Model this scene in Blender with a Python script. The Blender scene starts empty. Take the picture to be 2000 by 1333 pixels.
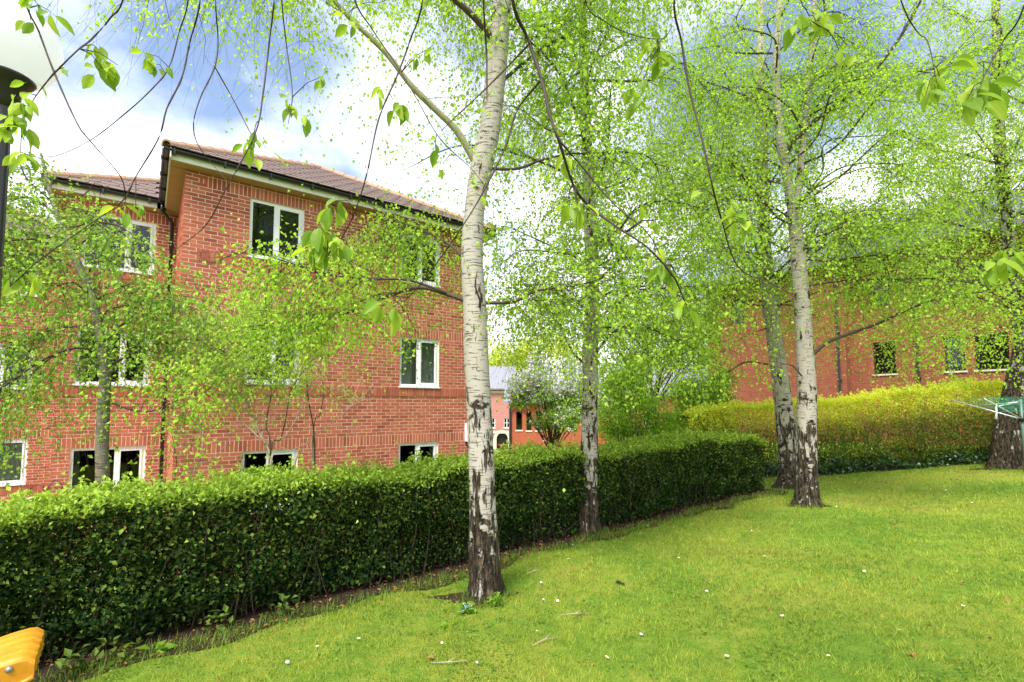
import bpy, math, random
import numpy as np
from mathutils import Vector, Matrix, noise as mnoise

random.seed(7)
rng = np.random.default_rng(11)
R = math.radians
sc = bpy.context.scene
col = sc.collection

# ------------------------------------------------------------------ camera, world, sun, exposure
ZC = 1.6                       # eye height above world zero
F_PX, CX_PX, CY_PX = 954.0, 1000.0, 730.0
PITCH = R(3.7)
cam = bpy.data.cameras.new('camera')
cam.sensor_width = 36.0
cam.lens = 36.0 * F_PX / 2000.0
cam.shift_y = (CY_PX - 666.5) / 2000.0
cam.clip_end = 3000.0
cam.clip_start = 0.05
camo = bpy.data.objects.new('camera', cam)
camo.location = (0, 0, ZC)
camo.rotation_euler = (R(90) + PITCH, 0, 0)
col.objects.link(camo)
sc.camera = camo

SUN_EL, SUN_AZ = 58.0, -156.0    # azimuth measured from straight ahead, negative = left
sd = Vector((math.sin(R(SUN_AZ)) * math.cos(R(SUN_EL)), math.cos(R(SUN_AZ)) * math.cos(R(SUN_EL)), math.sin(R(SUN_EL))))
sun = bpy.data.lights.new('sun', 'SUN')
sun.energy = 2.3
sun.angle = R(20)
sun.color = (1.0, 0.95, 0.86)
suno = bpy.data.objects.new('sun', sun)
suno.rotation_euler = (-sd).to_track_quat('-Z', 'Y').to_euler()
suno.location = sd * 40
col.objects.link(suno)

world = bpy.data.worlds.new('World')
sc.world = world
world.use_nodes = True
wt = world.node_tree
wt.nodes.clear()
def wn(t, **k):
    n = wt.nodes.new(t)
    for a, b in k.items():
        setattr(n, a, b)
    return n
sky = wn('ShaderNodeTexSky', sky_type='NISHITA', sun_disc=False)
sky.sun_elevation = R(SUN_EL)
sky.sun_rotation = R(SUN_AZ)
sky.air_density = 1.0
sky.dust_density = 0.4
sky.ozone_density = 2.6
wtc = wn('ShaderNodeTexCoord')
wsep = wn('ShaderNodeSeparateXYZ')
wt.links.new(wtc.outputs['Generated'], wsep.inputs[0])
def wmath(op, a, b=None):
    n = wn('ShaderNodeMath', operation=op)
    for i, v in enumerate((a, b)):
        if v is None: continue
        if hasattr(v, 'links') or hasattr(v, 'is_linked'): wt.links.new(v, n.inputs[i])
        else: n.inputs[i].default_value = v
    return n.outputs[0]
zc_ = wmath('ADD', wmath('MAXIMUM', wsep.outputs[2], 0.0), 0.22)
wcmb = wn('ShaderNodeCombineXYZ')
wt.links.new(wmath('DIVIDE', wsep.outputs[0], zc_), wcmb.inputs[0])
wt.links.new(wmath('DIVIDE', wsep.outputs[1], zc_), wcmb.inputs[1])
wmp = wn('ShaderNodeMapping')
wmp.inputs['Location'].default_value = (2.52, 0.98, 0.0)
wt.links.new(wcmb.outputs[0], wmp.inputs['Vector'])
wno = wn('ShaderNodeTexNoise')
wno.inputs['Scale'].default_value = 1.25
wno.inputs['Detail'].default_value = 7.0
wno.inputs['Roughness'].default_value = 0.52
wt.links.new(wmp.outputs[0], wno.inputs['Vector'])
low = wmath('MULTIPLY', wmath('SUBTRACT', 0.62, wsep.outputs[2]), 0.31)
wr = wn('ShaderNodeValToRGB')
wr.color_ramp.elements[0].position = 0.43
wr.color_ramp.elements[1].position = 0.62
wr.color_ramp.elements[0].color = (0.08, 0.08, 0.08, 1)
wt.links.new(wmath('ADD', wno.outputs['Fac'], low), wr.inputs[0])
wmix = wn('ShaderNodeMixRGB')
wt.links.new(wr.outputs[0], wmix.inputs[0])
wt.links.new(sky.outputs[0], wmix.inputs[1])
wcl = wn('ShaderNodeMixRGB')
wcl.inputs[1].default_value = (6.8, 7.1, 7.8, 1)
wcl.inputs[2].default_value = (8.6, 8.7, 8.9, 1)
wt.links.new(wr.outputs[0], wcl.inputs[0])
wt.links.new(wcl.outputs[0], wmix.inputs[2])
wbg = wn('ShaderNodeBackground')
wbg.inputs['Strength'].default_value = 0.075
wout = wn('ShaderNodeOutputWorld')
wt.links.new(wmix.outputs[0], wbg.inputs[0])
wt.links.new(wbg.outputs[0], wout.inputs[0])

sc.view_settings.view_transform = 'Standard'
sc.view_settings.look = 'None'
sc.view_settings.gamma = 1.0
sc.view_settings.use_curve_mapping = False
sc.view_settings.exposure = 1.80
sc.cycles.max_bounces = 7
sc.cycles.transmission_bounces = 5
sc.cycles.transparent_max_bounces = 10
sc.cycles.diffuse_bounces = 4

# ------------------------------------------------------------------ geometry helpers
CP, SP = math.cos(PITCH), math.sin(PITCH)
def ray(px, py):
    a = (px - CX_PX) / F_PX; b = (CY_PX - py) / F_PX
    return np.array([a, CP - b * SP, SP + b * CP])
def at(px, py, Y):
    d = ray(px, py)
    return d * (Y / d[1]) + np.array([0, 0, ZC])
def project(P):
    P = np.asarray(P, float); x = P[:, 0]; y = P[:, 1]; z = P[:, 2] - ZC
    zc = y * CP + z * SP
    yc = -y * SP + z * CP
    zc = np.where(zc < 0.05, 0.05, zc)
    return CX_PX + F_PX * x / zc, CY_PX - F_PX * yc / zc

TH = R(53.2)
U = np.array([math.sin(TH), math.cos(TH)])
V = np.array([-math.cos(TH), math.sin(TH)])
H0 = np.array([-3.24, 3.60])
def sstep(a, b, x):
    t = np.clip((x - a) / (b - a), 0, 1)
    return t * t * (3 - 2 * t)
def gz(x, y):
    x = np.asarray(x, float); y = np.asarray(y, float)
    lx = np.clip(x, -12, 15); ly = np.clip(y, -10, 18)
    L = ZC - 1.54 + 0.055 * lx - 0.045 * ly + 0.05 * sstep(6, 11, x)
    L = L + 0.018 * np.sin(x * 1.3 + 0.4) * np.cos(y * 1.1) + 0.01 * np.sin(x * 2.9 + y * 2.3)
    s = (x - H0[0]) * V[0] + (y - H0[1]) * V[1]
    t = (x - H0[0]) * U[0] + (y - H0[1]) * U[1]
    w = sstep(0.9, 4.6, s) * (1 - sstep(10.5, 15.0, t))
    z = L * (1 - w) + (ZC - 3.25) * w
    f = sstep(24, 42, y)
    return z * (1 - f) + (ZC - 5.2) * f
def ground_hit(px, py):
    d = ray(px, py); lo = 0.5
    for k in range(4000):
        lo += 0.01
        if ZC + d[2] * lo < gz(d[0] * lo, d[1] * lo): break
    return np.array([d[0] * lo, d[1] * lo, ZC + d[2] * lo])

def new_obj(name, me, parent=None, mats=None, loc=None, label=None, cat=None, group=None, kind=None):
    o = bpy.data.objects.new(name, me)
    col.objects.link(o)
    if parent is not None: o.parent = parent
    if mats is not None:
        for m in (mats if isinstance(mats, (list, tuple)) else [mats]): me.materials.append(m)
    if loc is not None: o.location = loc
    tag(o, label, cat, group, kind)
    return o
def tag(o, label=None, cat=None, group=None, kind=None):
    if label: o['label'] = label
    if cat: o['category'] = cat
    if group: o['group'] = group
    if kind: o['kind'] = kind
    return o
def thing(name, loc, rz, label, cat, group=None):
    o = bpy.data.objects.new(name, None); col.objects.link(o)
    o.empty_display_size = 0.2
    o.location = loc; o.rotation_euler = (0, 0, rz)
    return tag(o, label, cat, group)
def mesh_np(name, verts, faces, attrs=None, vattrs=None, smooth=False):
    verts = np.asarray(verts, np.float32).reshape(-1, 3)
    faces = np.asarray(faces, np.int32)
    q = faces.shape[1]; n = len(faces)
    me = bpy.data.meshes.new(name)
    me.vertices.add(len(verts)); me.vertices.foreach_set('co', verts.ravel())
    me.loops.add(n * q); me.loops.foreach_set('vertex_index', faces.ravel())
    me.polygons.add(n)
    me.polygons.foreach_set('loop_start', np.arange(n, dtype=np.int32) * q)
    me.update(calc_edges=True)
    me.polygons.foreach_set('use_smooth', np.full(n, bool(smooth)))
    for k, a in (attrs or {}).items():
        at_ = me.attributes.new(k, 'FLOAT', 'FACE'); at_.data.foreach_set('value', np.asarray(a, np.float32))
    for k, a in (vattrs or {}).items():
        at_ = me.attributes.new(k, 'FLOAT', 'POINT'); at_.data.foreach_set('value', np.asarray(a, np.float32))
    return me
class MB:
    """collects quads/polygons for one mesh"""
    def __init__(s): s.v = []; s.f = []; s.m = []
    def poly(s, pts, m=0):
        b = len(s.v); s.v += [tuple(p) for p in pts]; s.f.append(tuple(range(b, b + len(pts)))); s.m.append(m)
    def box(s, x0, x1, y0, y1, z0, z1, m=0):
        b = len(s.v)
        s.v += [(x0, y0, z0), (x1, y0, z0), (x1, y1, z0), (x0, y1, z0), (x0, y0, z1), (x1, y0, z1), (x1, y1, z1), (x0, y1, z1)]
        for f in ((0, 3, 2, 1), (4, 5, 6, 7), (0, 1, 5, 4), (1, 2, 6, 5), (2, 3, 7, 6), (3, 0, 4, 7)):
            s.f.append(tuple(b + i for i in f)); s.m.append(m)
    def tube(s, pts, rad, n=10, m=0, caps=True):
        pts = [Vector(p) for p in pts]
        if not hasattr(rad, '__len__'): rad = [rad] * len(pts)
        b = len(s.v)
        nrm = None
        for i, p in enumerate(pts):
            t = (pts[min(i + 1, len(pts) - 1)] - pts[max(i - 1, 0)]).normalized()
            if nrm is None:
                nrm = t.orthogonal().normalized()
            nrm = (nrm - t * nrm.dot(t)).normalized()
            bn = t.cross(nrm)
            for k in range(n):
                a = 2 * math.pi * k / n
                s.v.append(tuple(p + (nrm * math.cos(a) + bn * math.sin(a)) * rad[i]))
        for i in range(len(pts) - 1):
            for k in range(n):
                s.f.append((b + i * n + k, b + i * n + (k + 1) % n, b + (i + 1) * n + (k + 1) % n, b + (i + 1) * n + k)); s.m.append(m)
        if caps:
            s.f.append(tuple(b + k for k in reversed(range(n)))); s.m.append(m)
            e = b + (len(pts) - 1) * n
            s.f.append(tuple(e + k for k in range(n))); s.m.append(m)
    def lathe(s, prof, n=24, m=0, c=(0, 0)):
        b = len(s.v)
        for (r, z) in prof:
            for k in range(n):
                a = 2 * math.pi * k / n
                s.v.append((c[0] + r * math.cos(a), c[1] + r * math.sin(a), z))
        for i in range(len(prof) - 1):
            for k in range(n):
                s.f.append((b + i * n + k, b + i * n + (k + 1) % n, b + (i + 1) * n + (k + 1) % n, b + (i + 1) * n + k)); s.m.append(m)
    def mesh(s, name, smooth=False):
        me = bpy.data.meshes.new(name)
        me.from_pydata(s.v, [], s.f)
        me.polygons.foreach_set('material_index', s.m)
        if smooth: me.polygons.foreach_set('use_smooth', [True] * len(s.f))
        me.update()
        return me
    def build(s, name, mats, parent=None, smooth=False, **k):
        return new_obj(name, s.mesh(name, smooth), parent, mats, **k)
def catmull(pts, step):
    pts = [np.asarray(p, float) for p in pts]
    P = [2 * pts[0] - pts[1]] + pts + [2 * pts[-1] - pts[-2]]
    out = []
    for i in range(1, len(P) - 2):
        n = max(2, int(np.linalg.norm(P[i + 1][:3] - P[i][:3]) / step))
        for k in range(n):
            t = k / n
            out.append(0.5 * ((2 * P[i]) + (-P[i - 1] + P[i + 1]) * t + (2 * P[i - 1] - 5 * P[i] + 4 * P[i + 1] - P[i + 2]) * t * t + (-P[i - 1] + 3 * P[i] - 3 * P[i + 1] + P[i + 2]) * t ** 3))
    out.append(pts[-1])
    return np.array(out)

# ------------------------------------------------------------------ material helpers
class NT:
    def __init__(s, name):
        s.m = bpy.data.materials.new(name); s.m.use_nodes = True
        s.t = s.m.node_tree; s.t.nodes.clear()
        s.out = s.n('ShaderNodeOutputMaterial')
    def n(s, t, **k):
        nd = s.t.nodes.new(t)
        for a, b in k.items(): setattr(nd, a, b)
        return nd
    def put(s, sock, v):
        if v is None: return
        if isinstance(v, bpy.types.NodeSocket): s.t.links.new(v, sock)
        elif isinstance(v, (tuple, list)) and len(v) == 3 and sock.type == 'RGBA': sock.default_value = (*v, 1)
        else: sock.default_value = v
    def noise(s, scale, detail=4, rough=0.55, vec=None, col=False):
        n = s.n('ShaderNodeTexNoise'); s.put(n.inputs['Scale'], scale); s.put(n.inputs['Detail'], detail); s.put(n.inputs['Roughness'], rough)
        if vec is not None: s.put(n.inputs['Vector'], vec)
        return n.outputs['Color' if col else 'Fac']
    def obj(s, scale=(1, 1, 1)):
        tc = s.n('ShaderNodeTexCoord'); mp = s.n('ShaderNodeMapping'); s.put(mp.inputs['Scale'], scale)
        s.t.links.new(tc.outputs['Object'], mp.inputs['Vector']); return mp.outputs[0]
    def math(s, op, a, b=None, clamp=False):
        n = s.n('ShaderNodeMath', operation=op, use_clamp=clamp); s.put(n.inputs[0], a); s.put(n.inputs[1], b); return n.outputs[0]
    def mix(s, f, a, b, typ='MIX'):
        n = s.n('ShaderNodeMixRGB', blend_type=typ); s.put(n.inputs[0], f); s.put(n.inputs[1], a); s.put(n.inputs[2], b); return n.outputs[0]
    def ramp(s, f, stops):
        n = s.n('ShaderNodeValToRGB'); e = n.color_ramp.elements
        while len(e) < len(stops): e.new(0.5)
        for i, (p, c) in enumerate(stops):
            e[i].position = p; e[i].color = (*c, 1) if len(c) == 3 else c
        s.put(n.inputs[0], f); return n.outputs[0]
    def attr(s, name):
        n = s.n('ShaderNodeAttribute'); n.attribute_name = name; return n.outputs['Fac']
    def bump(s, h, dist=0.01, strength=0.6):
        n = s.n('ShaderNodeBump'); s.put(n.inputs['Height'], h); s.put(n.inputs['Distance'], dist); s.put(n.inputs['Strength'], strength); return n.outputs[0]
    def bsdf(s, color, rough=0.6, spec=0.3, metal=0.0, normal=None):
        b = s.n('ShaderNodeBsdfPrincipled'); s.put(b.inputs['Base Color'], color); s.put(b.inputs['Roughness'], rough)
        s.put(b.inputs['Specular IOR Level'], spec); s.put(b.inputs['Metallic'], metal)
        if normal is not None: s.put(b.inputs['Normal'], normal)
        return b
    def done(s, sh):
        s.t.links.new(sh.outputs[0] if hasattr(sh, 'outputs') else sh, s.out.inputs['Surface']); return s.m
def plain(name, c, rough=0.5, spec=0.4, metal=0.0, var=0.12, scale=6):
    t = NT(name)
    n = t.noise(scale, 5, 0.6, t.obj())
    k = t.math('ADD', t.math('MULTIPLY', n, 2 * var), 1 - var)
    cc = t.mix(1.0, c, k, 'MULTIPLY')
    return t.done(t.bsdf(cc, rough, spec, metal))
def leaf_mat(name, dark, light, trans=0.45, tcol=None, rough=0.45, spec=0.25):
    t = NT(name)
    r = t.attr('rnd')
    c = t.ramp(r, [(0.0, dark), (0.6, tuple(0.5 * (a + b) for a, b in zip(dark, light))), (1.0, light)])
    b = t.bsdf(c, rough, spec)
    tr = t.n('ShaderNodeBsdfTranslucent')
    t.put(tr.inputs[0], t.mix(1.0, c, tcol or (1.5, 1.35, 0.7), 'MULTIPLY'))
    mx = t.n('ShaderNodeMixShader'); mx.inputs[0].default_value = trans
    t.t.links.new(b.outputs[0], mx.inputs[1]); t.t.links.new(tr.outputs[0], mx.inputs[2])
    return t.done(mx)

M = {}
M['birch_leaf'] = leaf_mat('birch_leaf', (0.30, 0.50, 0.035), (0.60, 0.83, 0.12), 0.62, (1.12, 1.12, 0.75))
M['weep_leaf'] = leaf_mat('weeping_birch_leaf', (0.17, 0.33, 0.04), (0.50, 0.70, 0.13), 0.55, (1.2, 1.2, 0.7))
M['cherry_leaf'] = leaf_mat('cherry_leaf', (0.16, 0.30, 0.03), (0.42, 0.56, 0.06), 0.5, (1.2, 1.2, 0.7))
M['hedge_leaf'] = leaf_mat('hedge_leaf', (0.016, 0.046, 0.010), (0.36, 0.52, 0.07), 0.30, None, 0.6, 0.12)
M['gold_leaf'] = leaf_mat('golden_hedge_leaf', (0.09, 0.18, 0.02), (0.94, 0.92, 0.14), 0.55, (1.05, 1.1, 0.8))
M['ivy_leaf'] = leaf_mat('ivy_leaf', (0.012, 0.04, 0.008), (0.05, 0.12, 0.02), 0.1, None, 0.35, 0.5)
M['shrub_leaf'] = leaf_mat('shrub_leaf', (0.14, 0.29, 0.02), (0.42, 0.62, 0.06), 0.5, (1.2, 1.2, 0.7))
M['far_leaf'] = leaf_mat('far_leaf', (0.34, 0.45, 0.06), (0.68, 0.74, 0.18), 0.5)
M['blossom'] = leaf_mat('blossom', (0.62, 0.62, 0.60), (0.85, 0.85, 0.86), 0.3, (1, 1, 1))
M['grass'] = leaf_mat('grass_blade', (0.065, 0.17, 0.018), (0.47, 0.55, 0.09), 0.42, (1.25, 1.2, 0.6), 0.6, 0.15)

def bark_mat(name, k0, k1, white=(0.44, 0.405, 0.355), moss=0.0):
    t = NT(name)
    h = t.attr('h')
    base = t.mix(t.noise(3.0, 5, 0.6, t.obj((1, 1, 0.5))), tuple(0.72 * c for c in white), white)
    base = t.mix(t.ramp(t.noise(4, 3, 0.5, t.obj((3, 3, 14))), [(0.5, (0, 0, 0)), (0.75, (0.7, 0.7, 0.7))]), base, (0.42, 0.34, 0.26))
    # thin level lenticels
    len_ = t.ramp(t.noise(5.0, 4, 0.6, t.obj((1.6, 1.6, 15))), [(0.56, (0, 0, 0)), (0.63, (1, 1, 1))])
    # dark fissured plates, plentiful at the foot and rare higher up
    nz = t.noise(1.0, 6, 0.62, t.obj((16, 16, 3.4)))
    thr_out = t.ramp(t.math('DIVIDE', h, 4.0, True), [(0.0, (k0 - .04,) * 3), (0.05, (k0,) * 3), (0.18, (k0 + 0.05,) * 3), (0.36, (0.35 * k0 + 0.65 * k1,) * 3), (0.50, (k1 + 0.02,) * 3), (1.0, (k1 + 0.06,) * 3)])
    dk = t.math('MULTIPLY', t.math('SUBTRACT', nz, thr_out), 26.0, True)
    nz2 = t.noise(1.0, 4, 0.55, t.obj((5, 5, 9)))
    dk2 = t.math('MULTIPLY', t.math('SUBTRACT', nz2, t.math('ADD', thr_out, 0.05)), 22.0, True)
    vo = t.n('ShaderNodeTexVoronoi'); t.put(vo.inputs['Vector'], t.obj((3.4, 3.4, 2.3))); vo.inputs['Scale'].default_value = 1.0
    wz = t.math('ADD', vo.outputs['Distance'], t.math('MULTIPLY', t.noise(14, 4, 0.6, t.obj((1, 1, 2.5))), 0.22))
    knot = t.math('MULTIPLY', t.math('SUBTRACT', 0.30, wz), 18.0, True)
    allk = t.math('MAXIMUM', t.math('MAXIMUM', t.math('MAXIMUM', dk, dk2), knot), t.math('MULTIPLY', len_, 0.75))
    crk = t.ramp(t.noise(34, 5, 0.65, t.obj((1, 1, 0.22))), [(0.40, (0, 0, 0)), (0.60, (1, 1, 1))])
    darkc = t.mix(crk, (0.006, 0.005, 0.004), t.mix(t.noise(7, 3, 0.5, t.obj()), (0.075, 0.055, 0.036), (0.13, 0.10, 0.06)))
    c = t.mix(allk, base, darkc)
    if moss > 0:
        mk = t.math('MULTIPLY', t.math('SUBTRACT', t.noise(2.2, 4, 0.6, t.obj()), 0.5), 3.0 * moss, True)
        c = t.mix(mk, c, (0.16, 0.20, 0.05))
    hgt = t.math('ADD', t.math('MULTIPLY', allk, -0.7), t.math('MULTIPLY', t.math('MULTIPLY', crk, allk), 1.4))
    return t.done(t.bsdf(c, 0.75, 0.2, 0, t.bump(hgt, 0.014, 1.0)))
M['bark'] = bark_mat('birch_bark', 0.42, 0.575)
M['bark_twin'] = bark_mat('birch_bark_patchy', 0.42, 0.56)
M['bark_dark'] = bark_mat('birch_bark_old', 0.36, 0.42)
M['bark_left'] = bark_mat('birch_bark_greenish', 0.50, 0.60, (0.24, 0.21, 0.16), 0.5)  # darker, greener bark of the weeping birch
M['limb'] = plain('limb_bark', (0.075, 0.055, 0.042), 0.8, 0.2, 0, 0.5, 14)
M['limb_moss'] = plain('mossy_limb_bark', (0.26, 0.25, 0.14), 0.85, 0.15, 0, 0.45, 16)
M['twig'] = plain('twig_bark', (0.045, 0.028, 0.024), 0.7, 0.25, 0, 0.4, 20)
M['pale_stem'] = plain('pale_stem_bark', (0.40, 0.32, 0.25), 0.7, 0.25, 0, 0.3, 12)

# grass / soil ground
def ground_mat():
    t = NT('ground_turf')
    a = t.noise(0.55, 5, 0.6, t.obj()); b = t.noise(9.0, 5, 0.7, t.obj()); c = t.noise(70.0, 3, 0.6, t.obj())
    col_ = t.ramp(t.math('ADD', t.math('MULTIPLY', a, 0.55), t.math('MULTIPLY', b, 0.45)),
                  [(0.32, (0.09, 0.19, 0.018)), (0.46, (0.17, 0.28, 0.028)), (0.56, (0.30, 0.33, 0.045)), (0.64, (0.22, 0.17, 0.04)), (0.73, (0.12, 0.075, 0.03))])
    col_ = t.mix(t.math('MULTIPLY', c, 0.55), col_, (0.05, 0.075, 0.01))
    return t.done(t.bsdf(col_, 0.9, 0.1, 0, t.bump(c, 0.03, 0.8)))
M['ground'] = ground_mat()
def soil_mat():
    t = NT('soil_and_leaf_litter')
    b = t.noise(24.0, 6, 0.7, t.obj())
    c = t.ramp(b, [(0.3, (0.018, 0.012, 0.009)), (0.55, (0.05, 0.032, 0.022)), (0.75, (0.13, 0.075, 0.045))])
    return t.done(t.bsdf(c, 0.95, 0.1, 0, t.bump(b, 0.04, 1.0)))
M['soil'] = soil_mat()

# masonry
def brick_piece_mat():
    t = NT('red_facing_brick')
    oi = t.n('ShaderNodeObjectInfo')
    r = t.math('FRACT', t.math('ADD', t.attr('rnd'), oi.outputs['Random']))
    c = t.ramp(r, [(0.0, (0.24, 0.060, 0.042)), (0.14, (0.34, 0.088, 0.058)), (0.5, (0.43, 0.118, 0.076)), (0.85, (0.50, 0.148, 0.092)), (1.0, (0.55, 0.175, 0.10))])
    tc = t.n('ShaderNodeNewGeometry')
    big = t.noise(0.7, 4, 0.6, tc.outputs['Position'])
    c = t.mix(t.math('MULTIPLY', t.math('SUBTRACT', big, 0.38), 1.6, True), c, (0.50, 0.165, 0.10))
    g = t.noise(90, 4, 0.7, tc.outputs['Position'])
    c = t.mix(t.math('MULTIPLY', g, 0.28), c, (0.16, 0.05, 0.035))
    return t.done(t.bsdf(c, 0.85, 0.15, 0, t.bump(g, 0.003, 0.5)))
M['brick'] = brick_piece_mat()
M['mortar'] = plain('mortar', (0.74, 0.52, 0.40), 0.95, 0.05, 0, 0.15, 20)
def brickwall_mat(name, c1, c2, mortar, sx=1.0):
    t = NT(name)
    tc = t.n('ShaderNodeTexCoord')
    sp = t.n('ShaderNodeSeparateXYZ'); t.t.links.new(tc.outputs['Object'], sp.inputs[0])
    cb = t.n('ShaderNodeCombineXYZ'); t.t.links.new(t.math('ADD', sp.outputs[0], sp.outputs[1]), cb.inputs[0]); t.t.links.new(sp.outputs[2], cb.inputs[1])
    b = t.n('ShaderNodeTexBrick'); t.t.links.new(cb.outputs[0], b.inputs['Vector'])
    b.inputs['Scale'].default_value = 1.0; b.inputs['Brick Width'].default_value = 0.225; b.inputs['Row Height'].default_value = 0.075
    b.inputs['Mortar Size'].default_value = 0.006; b.inputs['Bias'].default_value = -0.1
    b.inputs['Color1'].default_value = (*c1, 1); b.inputs['Color2'].default_value = (*c2, 1); b.inputs['Mortar'].default_value = (*mortar, 1)
    n = t.noise(1.3, 5, 0.65, t.obj())
    c = t.mix(t.math('MULTIPLY', n, 0.5), b.outputs['Color'], tuple(0.6 * x for x in c1))
    return t.done(t.bsdf(c, 0.9, 0.1, 0, t.bump(t.math('SUBTRACT', 1.0, b.outputs['Fac']), 0.006, 0.7)))
M['brick_right'] = brickwall_mat('dark_orange_brickwork', (0.29, 0.085, 0.048), (0.18, 0.052, 0.032), (0.34, 0.19, 0.13))
M['brick_far'] = brickwall_mat('bright_red_brickwork', (0.46, 0.11, 0.055), (0.38, 0.09, 0.05), (0.36, 0.17, 0.12))
M['brick_pink'] = brickwall_mat('pink_brickwork', (0.52, 0.22, 0.19), (0.46, 0.19, 0.17), (0.5, 0.32, 0.28))
M['tile'] = plain('concrete_roof_tile', (0.165, 0.12, 0.105), 0.85, 0.2, 0, 0.45, 9)
M['hip_tile'] = plain('weathered_hip_tile', (0.40, 0.25, 0.17), 0.85, 0.15, 0, 0.4, 14)
M['slate'] = plain('grey_slate', (0.22, 0.22, 0.25), 0.6, 0.4, 0, 0.25, 12)
M['white_pvc'] = plain('white_pvc', (0.80, 0.81, 0.84), 0.35, 0.45, 0, 0.04, 5)
M['fascia'] = plain('white_fascia_paint', (0.74, 0.73, 0.68), 0.5, 0.4, 0, 0.12, 5)
M['soffit'] = plain('brown_soffit_board', (0.42, 0.27, 0.17), 0.7, 0.2, 0, 0.2, 4)
M['black_pvc'] = plain('black_rainwater_plastic', (0.014, 0.015, 0.018), 0.3, 0.5, 0, 0.3, 8)
M['dark_frame'] = plain('dark_window_frame', (0.018, 0.014, 0.013), 0.4, 0.4, 0, 0.2, 8)
M['room'] = plain('room_interior', (0.10, 0.09, 0.08), 0.9, 0.1, 0, 0.2, 3)
M['curtain'] = plain('net_curtain', (0.84, 0.85, 0.86), 0.9, 0.1, 0, 0.1, 8)
M['stone'] = plain('pale_stone', (0.58, 0.52, 0.46), 0.85, 0.2, 0, 0.15, 10)
def glass_mat(name, tint=(0.7, 0.75, 0.72), base=0.0):
    t = NT(name)
    fr = t.n('ShaderNodeFresnel'); fr.inputs[0].default_value = 1.5
    g = t.n('ShaderNodeBsdfGlossy'); g.inputs['Roughness'].default_value = 0.015
    t.put(g.inputs['Normal'], t.bump(t.noise(1.6, 2, 0.5, t.obj()), 0.01, 0.08))
    tr = t.n('ShaderNodeBsdfTransparent'); t.put(tr.inputs[0], tint)
    mx = t.n('ShaderNodeMixShader')
    t.t.links.new(t.math('ADD', fr.outputs[0], base, True), mx.inputs[0])
    t.t.links.new(tr.outputs[0], mx.inputs[1]); t.t.links.new(g.outputs[0], mx.inputs[2])
    return t.done(mx)
M['glass'] = glass_mat('window_glass')
M['glass_far'] = glass_mat('far_window_glass', (0.45, 0.48, 0.5), 0.02)
def bin_mat():
    t = NT('yellow_moulded_plastic')
    n = t.noise(7, 6, 0.7, t.obj()); sc_ = t.noise(60, 4, 0.7, t.obj((1, 0.15, 1)))
    c = t.ramp(n, [(0.3, (0.46, 0.19, 0.010)), (0.6, (0.58, 0.26, 0.014)), (0.8, (0.54, 0.26, 0.03))])
    c = t.mix(t.math('MULTIPLY', t.math('SUBTRACT', sc_, 0.55), 1.2, True), c, (0.70, 0.45, 0.12))
    return t.done(t.bsdf(c, t.math('ADD', t.math('MULTIPLY', n, 0.3), 0.3), 0.4, 0, t.bump(sc_, 0.002, 0.3)))
M['bin'] = bin_mat()
M['grey_metal'] = plain('grey_metal', (0.32, 0.32, 0.33), 0.4, 0.5, 0.7, 0.2, 20)
M['galv'] = plain('galvanised_tube', (0.62, 0.65, 0.70), 0.35, 0.5, 0.5, 0.15, 20)
M['green_post'] = plain('green_coated_post', (0.10, 0.17, 0.15), 0.4, 0.4, 0, 0.2, 10)
M['green_line'] = plain('green_washing_line', (0.02, 0.30, 0.17), 0.5, 0.4, 0, 0.1, 10)
def globe_mat():
    t = NT('opal_plastic_globe')
    n = t.noise(3, 5, 0.6, t.obj()); sp = t.noise(38, 2, 0.5, t.obj())
    c = t.mix(n, (0.80, 0.81, 0.86), (0.90, 0.90, 0.93))
    c = t.mix(t.math('MULTIPLY', t.math('SUBTRACT', sp, 0.74), 20, True), c, (0.35, 0.35, 0.36))
    b = t.bsdf(c, 0.22, 0.5)
    tr = t.n('ShaderNodeBsdfTranslucent'); t.put(tr.inputs[0], (0.95, 0.95, 0.98))
    mx = t.n('ShaderNodeMixShader'); mx.inputs[0].default_value = 0.6
    t.t.links.new(b.outputs[0], mx.inputs[1]); t.t.links.new(tr.outputs[0], mx.inputs[2])
    return t.done(mx)
M['globe'] = globe_mat()
M['black_metal'] = plain('black_painted_metal', (0.012, 0.012, 0.015), 0.35, 0.5, 0, 0.3, 10)
M['red_paint'] = plain('red_paint', (0.45, 0.03, 0.03), 0.4, 0.4)
M['petal'] = plain('daisy_petal', (0.82, 0.82, 0.80), 0.6, 0.2, 0, 0.05)
M['pollen'] = plain('daisy_centre', (0.75, 0.50, 0.03), 0.7, 0.2)
M['blue_petal'] = plain('blue_petal', (0.35, 0.42, 0.80), 0.6, 0.2)
M['dead_leaf'] = plain('dead_leaf', (0.28, 0.13, 0.055), 0.8, 0.15, 0, 0.4, 30)

# ------------------------------------------------------------------ ground
def spaced(lo, hi, step, far):
    a = list(np.arange(lo, hi + step / 2, step)); d = step; l = [lo]
    while l[-1] > -far:
        d *= 1.35; l.append(l[-1] - d)
    r = [hi]; d = step
    while r[-1] < far:
        d *= 1.35; r.append(r[-1] + d)
    return np.array(l[:0:-1] + a + r[1:])
xs = spaced(-14, 18, 0.2, 900); ys = spaced(-4, 26, 0.2, 900)
gx, gy = np.meshgrid(xs, ys)
gzz = gz(gx, gy)
nx, ny = len(xs), len(ys)
idx = np.arange(nx * ny).reshape(ny, nx)
gf = np.stack([idx[:-1, :-1].ravel(), idx[:-1, 1:].ravel(), idx[1:, 1:].ravel(), idx[1:, :-1].ravel()], 1)
new_obj('ground', mesh_np('ground', np.stack([gx.ravel(), gy.ravel(), gzz.ravel()], 1), gf, smooth=True), None, M['ground'], kind='structure')

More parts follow.
